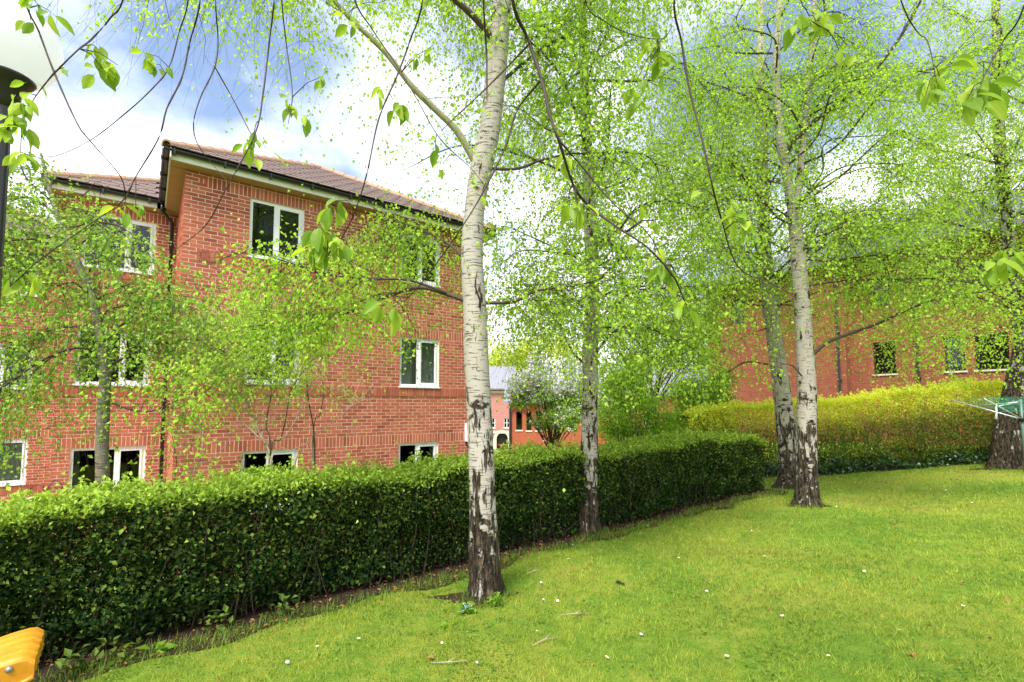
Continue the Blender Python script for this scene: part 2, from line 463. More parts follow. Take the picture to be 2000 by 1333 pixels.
def strip_sheet(name, mat, path, half0, half1, lift, n=160):
    """a sheet that follows the ground beside a line of plan points; half0/half1: offsets to its two sides"""
    P = catmull([np.array([*p, 0.0]) for p in path], 0.12)[:, :2]
    T = np.gradient(P, axis=0); T /= np.linalg.norm(T, axis=1)[:, None]
    N = np.stack([-T[:, 1], T[:, 0]], 1)
    ks = np.linspace(0, 1, 9); V_ = []
    for i in range(len(P)):
        w = 0.09 * math.sin(i * 0.31) + 0.07 * math.sin(i * 0.83 + 1)
        for k in ks:
            q = P[i] + N[i] * ((half0 + w) * (1 - k) + half1 * k)
            V_.append((q[0], q[1], float(gz(q[0], q[1])) + lift))
    m = len(ks); id_ = np.arange(len(P) * m).reshape(len(P), m)
    f = np.stack([id_[:-1, :-1].ravel(), id_[1:, :-1].ravel(), id_[1:, 1:].ravel(), id_[:-1, 1:].ravel()], 1)
    return new_obj(name, mesh_np(name, V_, f, smooth=True), None, mat, kind='structure')
def hts(t, s):
    return H0 + U * t + V * s
strip_sheet('planting_bed', M['soil'], [hts(-6, 0), hts(0, 0), hts(5, 0), hts(10.6, 0)], -0.30, 1.2, 0.008)
YH0, YH1 = np.array([4.6, 12.0]), np.array([14.5, 11.55])     # golden hedge front line
strip_sheet('planting_bed', M['soil'], [YH0, (YH0 + YH1) / 2, YH1], -0.08, 1.1, 0.008)

# ------------------------------------------------------------------ foliage engine
def unit(a):
    return a / np.maximum(np.linalg.norm(a, axis=-1, keepdims=True), 1e-9)
def batch_tubes(P, Rd, sides=3):
    """P (n,k,3) polylines, Rd (n,k) radii -> verts, quads"""
    n, k, _ = P.shape
    T = unit(np.gradient(P, axis=1))
    ref = np.where(np.abs(T[:, :, 2:3]) > 0.9, np.array([1.0, 0, 0]), np.array([0, 0, 1.0]))
    A = unit(np.cross(T, ref)); B = np.cross(T, A)
    an = np.arange(sides) * 2 * math.pi / sides
    Vv = P[:, :, None, :] + Rd[:, :, None, None] * (A[:, :, None, :] * np.cos(an)[None, None, :, None] + B[:, :, None, :] * np.sin(an)[None, None, :, None])
    id_ = np.arange(n * k * sides).reshape(n, k, sides)
    nx_ = np.roll(id_, -1, axis=2)
    q = np.stack([id_[:, :-1], nx_[:, :-1], nx_[:, 1:], id_[:, 1:]], -1).reshape(-1, 4)
    return Vv.reshape(-1, 3), q
def leaf_mesh(name, P, D, size, aspect=0.62, fold=0.22, rnd=None, N=None):
    """one folded rhombic leaf of two triangles at every point"""
    n = len(P)
    D = unit(D)
    if N is None: N = rng.normal(size=(n, 3))
    S = unit(np.cross(D, N)); Nn = np.cross(S, D)
    size = np.broadcast_to(np.asarray(size, float).reshape(-1, 1), (n, 1))
    mid = P + D * size * 0.42
    up = Nn * size * fold * rng.uniform(0.2, 1.3, (n, 1))
    tip = P + D * size - Nn * size * 0.12
    w = size * aspect * 0.5
    Vv = np.stack([P, mid + S * w + up, tip, mid - S * w + up], 1).reshape(-1, 3)
    b = np.arange(n)[:, None] * 4
    f = np.stack([b + [[0, 1, 2]], b + [[0, 2, 3]]], 1).reshape(-1, 3)
    r = rng.uniform(0, 1, n) if rnd is None else rnd
    return mesh_np(name, Vv, f, {'rnd': np.repeat(r, 2)})
def polyline_batch(S, D, L, droop, k=6, wob=0.06):
    n = len(S); s = np.linspace(0, 1, k)[None, :, None]
    P = S[:, None, :] + D[:, None, :] * (L[:, None, None] * s) - np.array([0, 0, 1.0]) * (L * droop)[:, None, None] * s ** 2
    j = rng.normal(size=(n, k, 3)) * (wob * L)[:, None, None]; j[:, 0] = 0
    return P + np.cumsum(j, 1) * 0.5
def along(P, s):
    """points at fractions s (n,m) of polylines P (n,k,3)"""
    k = P.shape[1]; x = np.clip(s, 0, 0.9999) * (k - 1); i = x.astype(int); f = (x - i)[..., None]
    a = np.take_along_axis(P, np.repeat(i[..., None], 3, 2), 1); b = np.take_along_axis(P, np.repeat(i[..., None] + 1, 3, 2), 1)
    return a * (1 - f) + b * f, unit(b - a)
def limb_foliage(limbs, lens, n1, l1, n2, l2, droop1, droop2, nleaf, t0=0.2):
    """limbs (n,k,3). branchlets then hanging twigs then leaves; returns branchlets, twigs, leaf points, leaf dirs"""
    n = len(limbs)
    per = np.maximum(3, (n1 * lens).astype(int))
    Ls = np.repeat(np.arange(n), per); m = len(Ls)
    P1, T1 = along(limbs[Ls], (t0 + (1 - t0) * rng.uniform(0, 1, (m, 1)) ** 0.8)); P1 = P1[:, 0]; T1 = T1[:, 0]
    D1 = unit(T1 * 0.55 + rng.normal(size=(m, 3)) * np.array([0.62, 0.62, 0.38]))
    B = polyline_batch(P1, D1, rng.uniform(0.45, 1.15, m) * l1, np.full(m, droop1), 6)
    q = np.repeat(np.arange(m), n2); w = len(q)
    P2, T2 = along(B[q], rng.uniform(0.15, 1.0, (w, 1))); P2 = P2[:, 0]; T2 = T2[:, 0]
    D2 = unit(T2 * 0.45 + rng.normal(size=(w, 3)) * np.array([0.5, 0.5, 0.3]))
    L2 = rng.uniform(0.35, 1.2, w) * l2
    Tw = polyline_batch(P2, D2, L2, np.full(w, droop2) * rng.uniform(0.5, 1.3, w), 6, 0.05)
    e = np.repeat(np.arange(w), nleaf)
    P3, T3 = along(Tw[e], rng.uniform(0.08, 1.0, (len(e), 1))); P3 = P3[:, 0]; T3 = T3[:, 0]
    P3 = P3 + rng.normal(size=P3.shape) * 0.018
    D3 = unit(T3 * 0.25 + rng.normal(size=P3.shape) * 0.6 + np.array([0, 0, -0.55]))
    return B, Tw, P3, D3
ZONES = []      # (x0, y0, x1, y1, keep) in photo pixels: gaps of the crowns
def thin(P, D, zones, soft=18):
    px, py = project(P)
    px = px + rng.normal(size=len(px)) * soft; py = py + rng.normal(size=len(py)) * soft
    keep = np.ones(len(P))
    for (x0, y0, x1, y1, k) in zones:
        ins = (px > x0) & (px < x1) & (py > y0) & (py < y1)
        keep[ins] *= k
    g = rng.uniform(0, 1, len(P)) < keep
    return P[g], D[g]
def thin_tubes(Pl, zones):
    mid = Pl[:, Pl.shape[1] // 2]
    px, py = project(mid); keep = np.ones(len(mid))
    for (x0, y0, x1, y1, k) in zones:
        ins = (px > x0) & (px < x1) & (py > y0) & (py < y1)
        keep[ins] *= k ** 3
    return Pl[rng.uniform(0, 1, len(mid)) < keep]

def trunk_mesh(name, pts, rads, base, sides=26, step=0.05, flare=1.0, rough=0.05):
    """pts world; mesh in coordinates relative to base; adds flare, knots and bark relief"""
    A = catmull([np.array([*p, r]) for p, r in zip(pts, rads)], step)
    P = A[:, :3]; rr = A[:, 3]
    T = unit(np.gradient(P, axis=0))
    ref = np.array([1.0, 0, 0]); Vv = []; hh = []
    for i in range(len(P)):
        a = unit(ref - T[i] * (ref @ T[i])); b = np.cross(T[i], a); ref = a
        h = P[i][2] - base[2]
        for k in range(sides):
            th = 2 * math.pi * k / sides
            d = a * math.cos(th) + b * math.sin(th)
            w = rough * mnoise.noise(Vector((d * 1.7 + np.array([0, 0, h * 1.6]) + base * 3.1).tolist()))
            w += 0.6 * rough * mnoise.noise(Vector((d * 5 + np.array([3.0, 0, h * 6.0])).tolist()))
            fl = flare * 0.40 * math.exp(-max(h, 0) / 0.09) * (0.45 + 0.6 * math.sin(3 * th + base[0]) + 0.35 * math.sin(5 * th + 1))
            fl += flare * 0.09 * math.exp(-max(h, 0) / 0.4)
            w += 0.05 * math.exp(-max(h, 0) / 0.7) * math.sin(11 * th + 3 * mnoise.noise(Vector((th, h * 3, 2.0))))
            Vv.append(P[i] - base + d * rr[i] * (1 + w + max(fl, 0))); hh.append(h)
    n = len(P); id_ = np.arange(n * sides).reshape(n, sides); nx_ = np.roll(id_, -1, 1)
    q = np.stack([id_[:-1], nx_[:-1], nx_[1:], id_[1:]], -1).reshape(-1, 4)
    return mesh_np(name, Vv, q, None, {'h': hh}, True)
def limb_mesh(name, pts, r0, r1, base, sides=8, step=0.06, wob=0.15):
    A = catmull(pts, step); n = len(A); f = np.linspace(0, 1, n)
    rr = (r0 * (1 - f) ** 0.8 + r1 * f ** 0.6)
    rr = rr * (1 + wob * np.array([mnoise.noise(Vector((i * 0.35, r0 * 50, 0.3))) for i in range(n)]))
    Vv, q = batch_tubes((A - base)[None], rr[None], sides)
    return mesh_np(name, Vv, q, None, {'h': Vv[:, 2]}, True)
def resample(pts, k=8):
    A = catmull(pts, 0.08); d = np.concatenate([[0], np.cumsum(np.linalg.norm(np.diff(A, axis=0), axis=1))])
    s = np.linspace(0, d[-1], k)
    return np.stack([np.interp(s, d, A[:, i]) for i in range(3)], 1), d[-1]

def birch(label, group, stems, hand, rand, fol, bark, zones, leafmat='birch_leaf', leaf=0.040, limbmat='limb', flare=1.0):
    """stems: list of (points, radii); hand: list of (points, r0, matkey, leafy); rand: (n, zlo, zhi, lenlo, lenhi, elev) random limbs on stem 0.."""
    base = np.array(stems[0][0][0]); gb = base.copy(); gb[2] = gz(base[0], base[1])
    root = thing('birch_tree', tuple(gb), 0, label, 'tree', group)
    for i, (p, r) in enumerate(stems):
        new_obj('trunk', trunk_mesh('trunk', p, r, gb, flare=flare if i == 0 else 0.0), root, bark)
    limbs = []; lens = []
    for (p, r0, mk, leafy) in hand:
        new_obj('branch', limb_mesh('branch', [np.asarray(q, float) for q in p], r0, r0 * 0.18, gb), root, M[mk])
        if leafy:
            a, L = resample(p); limbs.append(a); lens.append(L * leafy)
    for (si, n, zlo, zhi, l0, l1, e0, e1) in rand:
        A = catmull([np.array([*p, r]) for p, r in zip(*stems[si])], 0.05)
        for k in range(n):
            z = zlo + (zhi - zlo) * (k + random.random()) / n
            i = int(np.argmin(np.abs(A[:, 2] - z))); o = A[i, :3]
            az = k * 2.399 + random.uniform(-.4, .4); el = R(random.uniform(e0, e1)); L = random.uniform(l0, l1)
            d = np.array([math.cos(az) * math.cos(el), math.sin(az) * math.cos(el), math.sin(el)])
            pts = [o, o + d * L * .33 + [0, 0, .04 * L], o + d * L * .68 + [0, 0, .03 * L], o + d * L + [0, 0, -.14 * L]]
            pts = [pts[0]] + [q + np.array([random.gauss(0, .09), random.gauss(0, .09), random.gauss(0, .06)]) * L for q in pts[1:]]
            r0 = min(A[i, 3] * 0.3, 0.008 + 0.005 * L)
            px, py = project(np.array(pts))
            new_obj('branch', limb_mesh('branch', pts, r0, 0.003, gb, 6), root, M['limb'])
            a, LL = resample(pts); limbs.append(a); lens.append(LL)
    B, Tw, LP, LD = limb_foliage(np.array(limbs), np.array(lens), **fol)
    LP, LD = thin(LP, LD, zones)
    Tw = thin_tubes(Tw, zones); B = thin_tubes(B, zones)
    v1, q1 = batch_tubes(B - gb, np.linspace(0.0045, 0.0015, 6)[None].repeat(len(B), 0))
    v2, q2 = batch_tubes(Tw - gb, np.linspace(0.0012, 0.0006, 6)[None].repeat(len(Tw), 0))
    new_obj('twigs', mesh_np('twigs', np.concatenate([v1, v2]), np.concatenate([q1, q2 + len(v1)])), root, M['twig'], kind='stuff')
    ok = LP[:, 2] > gz(LP[:, 0], LP[:, 1]) + 0.9
    LP, LD = LP[ok], LD[ok]
    new_obj('crown', leaf_mesh('crown', LP - gb, LD, leaf * rng.uniform(0.6, 1.25, len(LP)), 0.78), root, M[leafmat], kind='stuff')
    return root, len(LP)

# ------------------------------------------------------------------ brick apartment block (front parallel to the green hedge)
MC = np.array([-6.17, 8.97]); UANG = math.atan2(U[1], U[0])
block = thing('apartment_block', (MC[0], MC[1], ZC - 3.25), UANG, 'three storey red brick apartment block with white windows and hipped tiled roof', 'building')
C0 = 3.47 - 46 * 0.075 - 0.075 * 8
def split(a, b, cuts):
    out = [(a, b)]
    for (c, d) in cuts:
        nxt = []
        for (p, q) in out:
            if d <= p or c >= q: nxt.append((p, q)); continue
            if c > p: nxt.append((p, c))
            if d < q: nxt.append((d, q))
        out = nxt
    return out
def lay_bricks(L, z0, z1, opens, bands, quoin=True):
    """returns list of (x0,x1,z0,z1,proud,full) for one stretcher-bonded wall with upright bands"""
    out = []; k = 0; z = C0
    while z < z1 - 0.03:
        b = [q for q in bands if q[0] - 0.001 <= z < q[0] + 0.22]
        if z + 0.065 > z0:
            cuts = [(o[0] - 0.002, o[1] + 0.002) for o in opens if o[2] < z + 0.04 < o[3]]
            x = -0.1125 if k % 2 else 0.0
            while x < L:
                a, e = max(x, 0.0), min(x + 0.211, L)
                if not (b and a > 0.2 * quoin - 0.001):
                    for (p, q) in split(a, e, cuts):
                        if q - p > 0.025: out.append((p, q, z, z + 0.061, 0.0, abs(q - p - 0.211) < 0.001))
                x += 0.225
        z += 0.075; k += 1
    for (bz, pr, *_) in bands:
        cuts = [(o[0] - 0.002, o[1] + 0.002) for o in opens if o[2] < bz + 0.1 < o[3]]
        x = 0.225 * quoin
        while x < L - 0.03:
            for (p, q) in split(x, min(x + 0.061, L), cuts):
                if q - p > 0.02: out.append((p, q, bz, bz + 0.211, pr, False))
            x += 0.075
    return out
def sheet_with_holes(mb, L, z0, z1, opens, y, reveal, m=0, mr=0):
    xs_ = sorted({0.0, L, *[o[0] for o in opens], *[o[1] for o in opens]}); zs_ = sorted({z0, z1, *[o[2] for o in opens], *[o[3] for o in opens]})
    for i in range(len(xs_) - 1):
        for j in range(len(zs_) - 1):
            cx, cz = (xs_[i] + xs_[i + 1]) / 2, (zs_[j] + zs_[j + 1]) / 2
            if any(o[0] < cx < o[1] and o[2] < cz < o[3] for o in opens): continue
            mb.poly([(xs_[i], y, zs_[j]), (xs_[i + 1], y, zs_[j]), (xs_[i + 1], y, zs_[j + 1]), (xs_[i], y, zs_[j + 1])], m)
    for (a, b, c, d) in [o[:4] for o in opens]:
        mb.poly([(a, y, c), (a, y, d), (a, y + reveal, d), (a, y + reveal, c)], mr)
        mb.poly([(b, y, c), (b, y + reveal, c), (b, y + reveal, d), (b, y, d)], mr)
        mb.poly([(a, y, d), (b, y, d), (b, y + reveal, d), (a, y + reveal, d)], mr)
        mb.poly([(a, y, c), (a, y + reveal, c), (b, y + reveal, c), (b, y, c)], mr)
WALL_BRICKS = []
def brick_wall(parent, loc, rz, L, z0, z1, opens, bands, quoin=True):
    mb = MB(); sheet_with_holes(mb, L, z0, z1, opens, 0.0032, 0.12)
    w = mb.build('wall', M['mortar'], parent, loc=loc); w.rotation_euler = (0, 0, rz)
    br = lay_bricks(L, z0, z1, opens, bands, quoin)
    mw = Matrix.Translation(Vector((MC[0], MC[1], ZC - 3.25))) @ Matrix.Rotation(UANG, 4, 'Z') @ Matrix.Translation(Vector(loc)) @ Matrix.Rotation(rz, 4, 'Z')
    for b in br:
        c = mw @ Vector(((b[0] + b[1]) / 2, 0, (b[2] + b[3]) / 2))
        WALL_BRICKS.append((w, b, c))
    return w
OPW = [(1.10, 2.14), (4.37, 5.42)]
ROWS = [(1.145, 2.345), (3.695, 4.895), (6.245, 7.445)]
BANDS = [(0.92, 0.010), (2.345, 0.0), (3.47, 0.014), (4.895, 0.0), (6.02, 0.014), (7.445, 0.0)]
opens_main = [(a, b, c, d) for (a, b) in OPW for (c, d) in ROWS]
brick_wall(block, (0, 0, 0), 0, 6.6, -0.35, 7.72, opens_main, BANDS)
brick_wall(block, (0, 2.9, 0), -math.pi / 2, 2.9, -0.35, 7.72, [], [], False)
opens_wing = [(0.28, 1.55, c, d) for (c, d) in ROWS]
brick_wall(block, (-1.95, 2.9, 0), 0, 1.95, -0.35, 7.72, opens_wing, BANDS, False)
opens_left = [(x - 1.25, x, c, d) for x in (6.05, 2.6) for (c, d) in ROWS]
brick_wall(block, (-9.0, 7.6, 0), 0, 7.05, -0.35, 7.72, opens_left, BANDS, False)
# unseen walls of the block, one plain sheet
mb = MB()
for (a, b) in (((6.6, 0), (6.6, 11)), ((6.6, 11), (-9, 11)), ((-9, 11), (-9, 7.6)), ((-1.95, 7.6), (-1.95, 2.9))):
    mb.poly([(a[0], a[1], -0.4), (b[0], b[1], -0.4), (b[0], b[1], 7.72), (a[0], a[1], 7.72)])
mb.build('back_wall', M['brick_pink'], block)
mb = MB()
for zf in (0.1, 2.6, 5.15, 7.70):
    mb.poly([(0.02, 0.13, zf), (6.58, 0.13, zf), (6.58, 10.9, zf), (0.02, 10.9, zf)])
    mb.poly([(-8.98, 7.73, zf), (0.02, 7.73, zf), (0.02, 10.9, zf), (-8.98, 10.9, zf)])
    mb.poly([(-1.93, 3.03, zf), (0.02, 3.03, zf), (0.02, 7.73, zf), (-1.93, 7.73, zf)])
mb.poly([(0.03, 3.2, 0), (6.57, 3.2, 0), (6.57, 3.2, 7.7), (0.03, 3.2, 7.7)])
mb.poly([(3.2, 0.13, 0), (3.2, 3.2, 0), (3.2, 3.2, 7.7), (3.2, 0.13, 7.7)])
mb.build('floors', M['room'], block)
# bricks: the 300 that show largest as objects, the rest joined wall by wall
px, py = project(np.array([c for _, _, c in WALL_BRICKS]))
cd = np.array([math.hypot(c[0], c[1]) for _, _, c in WALL_BRICKS])
rank = np.array([cd[i] if (b[5] and 20 < px[i] < 905 and 300 < py[i] < 940 and w.parent is block and w.location.y < 3 and abs(w.rotation_euler.z) < .1) else 1e9 for i, (w, b, c) in enumerate(WALL_BRICKS)])
chosen = set(np.argsort(rank)[:300].tolist())
def brick_faces(x0, x1, z0, z1, pr):
    j = [random.uniform(-.0012, .0012) for _ in range(4)]
    y = -pr + random.uniform(-.0015, .0015)
    v = [(x0 + j[0], y, z0 + j[1]), (x1 + j[2], y, z0 + j[3]), (x1 + j[1], y, z1 + j[0]), (x0 + j[3], y, z1 + j[2]), (x0, .012, z0), (x1, .012, z0), (x1, .012, z1), (x0, .012, z1)]
    return v, [(0, 1, 2, 3), (4, 5, 1, 0), (5, 6, 2, 1), (6, 7, 3, 2), (7, 4, 0, 3)]
v0, f0 = brick_faces(0, 0.211, 0, 0.061, 0)
stretcher = mesh_np('brick', v0, f0, {'rnd': [0.0] * 5}); stretcher.materials.append(M['brick'])
byw = {}
for i, (w, b, c) in enumerate(WALL_BRICKS):
    if i in chosen:
        o = bpy.data.objects.new('brick', stretcher); col.objects.link(o); o.parent = w; o.location = (b[0], random.uniform(-.0015, .0015), b[2])
    else: byw.setdefault(w.name, (w, []))[1].append(b)
for w, bl in byw.values():
    vv = []; ff = []; rr = []
    for b in bl:
        v, f = brick_faces(*b[:5]); n0 = len(vv); vv += v; ff += [tuple(n0 + k for k in q) for q in f]; rr += [random.random()] * 5
    new_obj('brickwork', mesh_np('brickwork', vv, ff, {'rnd': rr}), w, M['brick'], kind='stuff')
# windows
def window(parent, loc, rz, x0, x1, z0, z1, frame='white_pvc', glass='glass', fw=0.06, curtain=None, split_at=0.5, sill=True, y=0.045, casement=True):
    mb = MB(); d = y + 0.06; xm = x0 + (x1 - x0) * split_at
    mb.box(x0, x1, y, d, z1 - fw, z1); mb.box(x0, x1, y, d, z0, z0 + fw)
    mb.box(x0, x0 + fw, y, d, z0 + fw, z1 - fw); mb.box(x1 - fw, x1, y, d, z0 + fw, z1 - fw)
    if split_at: mb.box(xm - fw * .55, xm + fw * .55, y, d, z0 + fw, z1 - fw)
    w = mb.build('window', M[frame], parent, loc=loc); w.rotation_euler = (0, 0, rz)
    if split_at and casement:   # opening light on the far side
        a, b, c, e = xm + fw * .55, x1 - fw, z0 + fw, z1 - fw; k = 0.042
        mb = MB(); mb.box(a, b, y - .014, y + .045, e - k, e); mb.box(a, b, y - .014, y + .045, c, c + k); mb.box(a, a + k, y - .014, y + .045, c + k, e - k); mb.box(b - k, b, y - .014, y + .045, c + k, e - k)
        mb.build('casement', M[frame], w)
    for (a, b) in ([(x0 + fw * .8, xm - fw * .4), (xm + fw * .4, x1 - fw * .8)] if split_at else [(x0 + fw * .8, x1 - fw * .8)]):
        mb = MB(); mb.box(a, b, y + .026, y + .034, z0 + fw * .8, z1 - fw * .8); mb.build('pane', M[glass], w)
    if sill:
        mb = MB(); mb.box(x0 - .02, x1 + .02, -0.035, y + .03, z0 - .03, z0 + .004); mb.build('sill', M[frame], w)
    for (a, b) in (curtain or []):
        mb = MB(); n = 40
        pts = [(x0 + (x1 - x0) * (a + (b - a) * i / n), y + .10 + .022 * math.sin(i * 1.9 + a * 9) + .012 * math.sin(i * .7)) for i in range(n + 1)]
        for i in range(n):
            (p, q), (r, t) = pts[i], pts[i + 1]
            mb.poly([(p, q, z0 + .02), (r, t, z0 + .02), (r, t, z1), (p, q, z1)])
        mb.build('curtain', M['curtain'], w, True)
    return w
cur = {(0, 0): [(0.0, .10)], (1, 1): [(0.02, .48), (.52, .98)], (0, 1): [(.0, .18), (.8, 1)], (1, 0): [(.85, 1)], (1, 2): [(0, .2)]}
for i, (a, b) in enumerate(OPW):
    for j, (c, d) in enumerate(ROWS):
        window(block, (0, 0, 0), 0, a, b, c, d, curtain=cur.get((i, j)), split_at=0.47)
for j, (c, d) in enumerate(ROWS):
    window(block, (-1.95, 2.9, 0), 0, .28, 1.55, c, d, curtain=[(0.03, .12), (.92, 1)], split_at=0.60)
    for q, x in enumerate((6.05, 2.6)):
        window(block, (-9.0, 7.6, 0), 0, x - 1.25, x, c, d, curtain=[(0.02, .98)] if j == 0 else None, split_at=0.5)
# eaves
OV = 0.26; ZE = 7.72; FH = 0.17
def eave_run(ax, ay, bx, by):
    """fascia + gutter along a straight eave; outward side is to the right of a->b"""
    L = math.hypot(bx - ax, by - ay); ang = math.atan2(by - ay, bx - ax)
    mb = MB(); mb.box(0, L, 0, .02, 0, FH); o = mb.build('fascia', M['fascia'], block, loc=(ax, ay, ZE)); o.rotation_euler = (0, 0, ang)
    mb = MB(); n = 8
    pr = [(-.062 + .058 * math.cos(math.pi + math.pi * k / n), .135 + .058 * math.sin(math.pi + math.pi * k / n) + .02) for k in range(n + 1)]
    pr2 = [(-.062 + .052 * math.cos(2 * math.pi - math.pi * k / n), .137 + .052 * math.sin(2 * math.pi - math.pi * k / n) + .02) for k in range(n + 1)]
    prof = pr + pr2
    for k in range(len(prof)):
        p, q = prof[k], prof[(k + 1) % len(prof)]
        mb.poly([(-.1, p[0], p[1]), (-.1, q[0], q[1]), (L, q[0], q[1]), (L, p[0], p[1])])
    mb.poly([(-.1, p[0], p[1]) for p in prof]); mb.poly([(L, p[0], p[1]) for p in reversed(prof)])
    x = .05
    while x < L:
        mb.box(x, x + .03, -.127, -.0, .075, .165); x += .8
    o = mb.build('gutter', M['black_pvc'], block, loc=(ax, ay, ZE)); o.rotation_euler = (0, 0, ang)
WX = -1.95
eave_run(-OV, -OV, 6.6 + OV, -OV)
eave_run(-OV, 2.9 - OV - .14, -OV, -OV - .1)
eave_run(WX - OV, 2.9 - OV, -OV - .14, 2.9 - OV)
eave_run(WX - OV, 7.6 - OV - .14, WX - OV, 2.9 - OV - .1)
eave_run(-9 - OV, 7.6 - OV, WX - OV - .14, 7.6 - OV)
eave_run(6.6 + OV, -OV, 6.6 + OV, 11)
mb = MB()
for (a, b, c, d) in ((-OV, 6.6 + OV, -OV, 0.005), (-OV, 0.0, 0.005, 2.9), (6.6, 6.6 + OV, .005, 11), (WX - OV, -OV, 2.9 - OV, 2.905), (WX - OV, WX, 2.905, 7.6), (-9 - OV, WX - OV, 7.6 - OV, 7.605)):
    mb.box(a + .021, b, c + .021, d, ZE - .012, ZE - .002)
mb.build('soffit', M['soffit'], block)
def hip_roof(x0, x1, y0, y1, name='roof'):
    """four slopes over an eaves rectangle, 30 degrees"""
    t = math.tan(R(30)); h = (x1 - x0) / 2; zt = ZE + FH + .03; xm = (x0 + x1) / 2
    mb = MB()
    a, b, c, d = (x0, y0, zt), (x1, y0, zt), (x1, y1, zt), (x0, y1, zt); e, f = (xm, y0 + h, zt + h * t), (xm, y1, zt + h * t)
    mb.poly([a, b, e]); mb.poly([b, c, f, e]); mb.poly([c, d, f]); mb.poly([d, a, e, f])
    return mb.build(name, M['tile'], block)
g = OV + .045
roof_main = hip_roof(-g, 6.6 + g, -g, 12)
roof_wing = hip_roof(WX - g, 4.6, 2.9 - g, 12)
roof_left = hip_roof(-9 - g, -2.0, 7.6 - g, 14)
tm = MB(); tm.box(0.0015, .3285, 0, .40, 0, .016); tm.box(.29, .3285, -.002, .39, .016, .026)
tile_me = tm.mesh('roof_tile'); tile_me.materials.append(M['tile'])
def lay_tiles(roof, x0, x1, y0, xlimit):
    t = math.tan(R(30)); rows = int((x1 - x0) / 2 / math.cos(R(30)) / .335); zt = ZE + FH + .03
    for r in range(rows):
        s = r * .335; yy = y0 + s * math.cos(R(30)); a, b = x0 + (yy - y0) + .02, x1 - (yy - y0) - .05
        x = x0 + (.165 if r % 2 else 0)
        while x < min(b, xlimit) - .2:
            if x > a - .15 and x + .33 < b + .25:
                o = bpy.data.objects.new('roof_tile', tile_me); col.objects.link(o); o.parent = roof
                o.location = (x, yy - .03, zt + s * .5 + .012 + random.uniform(0, .004)); o.rotation_euler = (R(30 - 1.6), random.uniform(-.006, .006), random.uniform(-.008, .008))
            x += .33
lay_tiles(roof_main, -g, 6.6 + g, -g, 99)
lay_tiles(roof_wing, WX - g, 4.6, 2.9 - g, -g - .05)
hm = MB(); n = 8
for k in range(n):
    a0, a1 = math.pi * k / n, math.pi * (k + 1) / n
    r0, r1 = .115, .10
    hm.poly([(0, r0 * math.cos(a0), r0 * math.sin(a0)), (.42, r1 * math.cos(a0), r1 * math.sin(a0)), (.42, r1 * math.cos(a1), r1 * math.sin(a1)), (0, r0 * math.cos(a1), r0 * math.sin(a1))])
    hm.poly([(0, r0 * math.cos(a0), r0 * math.sin(a0)), (0, r0 * math.cos(a1), r0 * math.sin(a1)), (0, (r0 - .03) * math.cos(a1), (r0 - .03) * math.sin(a1)), (0, (r0 - .03) * math.cos(a0), (r0 - .03) * math.sin(a0))])
hip_me = hm.mesh('hip_tile'); hip_me.materials.append(M['hip_tile'])
def hip_line(roof, p, dx, h):
    zt = ZE + FH + .03; n = int(h * math.sqrt(2 + 1 / 3) / .36)
    d = Vector((dx, 1, math.tan(R(30)))).normalized(); q = d.to_track_quat('X', 'Z')
    for k in range(n):
        o = bpy.data.objects.new('hip_tile', hip_me); col.objects.link(o); o.parent = roof
        o.location = Vector((p[0], p[1], zt + .005)) + d * (k * .36 + random.uniform(-.008, .008)); o.rotation_mode = 'QUATERNION'; o.rotation_quaternion = q
hip_line(roof_main, (-g, -g), 1, 3.3 + g); hip_line(roof_main, (6.6 + g, -g), -1, 3.3 + g)
hip_line(roof_wing, (WX - g, 2.9 - g), 1, (4.6 - WX + g) / 2 - .1); hip_line(roof_left, (-9 - g, 7.6 - g), 1, 3.4); hip_line(roof_left, (-2.0, 7.6 - g), -1, 3.4)
# downpipes
mb = MB()
mb.tube([(-OV - .05, 2.9 - OV - .1, ZE + .09), (-OV - .05, 2.9 - OV - .1, ZE - .06), (-.10, 2.76, ZE - .24), (-.10, 2.76, 0.0)], .036, 10)
for z in (6.9, 5.1, 3.3, 1.5): mb.tube([(-.10, 2.76, z), (-.10, 2.76, z + .07)], .047, 10); mb.box(-.14, -.06, 2.79, 2.90, z + .01, z + .05)
mb.build('downpipe', M['black_pvc'], block, True)
mb = MB(); mb.box(6.18, 6.40, -.13, -.002, 2.32, 2.78); mb.box(6.20, 6.38, -.10, -.01, 2.25, 2.32, 1)
mb.build('meter_box', [M['white_pvc'], M['black_pvc']], block)

# ------------------------------------------------------------------ darker brick building behind the golden hedge
RB_OFF = 23.1
def rb_t(px_, off=RB_OFF, py_=700):
    d = ray(px_, py_); k = off / (d[0] * U[0] + d[1] * U[1]); P = d[:2] * k
    return float((P - RBO) @ np.array([-V[0], -V[1]]))
d_ = ray(1385, 792); RBO = d_[:2] * (RB_OFF / (d_[0] * U[0] + d_[1] * U[1]))
rblk = thing('brick_building', (RBO[0], RBO[1], ZC - 2.0), math.atan2(-V[1], -V[0]), 'dark orange brick building with dark framed windows behind the golden hedge', 'building')
ZR = 2.0
tA = rb_t(1652); LB = 17.0
def rwin(p0, p1, off): return rb_t(p0, off) - SH, rb_t(p1, off) - SH
SH = 0.0
lo, up = (1.24 + ZR, 2.52 + ZR), (3.99 + ZR, 5.17 + ZR)
opsA = [(*rwin(1500, 1528, RB_OFF), *up), (*rwin(1430, 1455, RB_OFF), *up)]
SH = tA; offB = RB_OFF + .45
opsB = []
for (a, b) in ((1706, 1750), (1845, 1885), (1905, 1972)):
    opsB += [(*rwin(a, b, offB), *lo), (*rwin(a + 4, b - 4, offB), *up)]
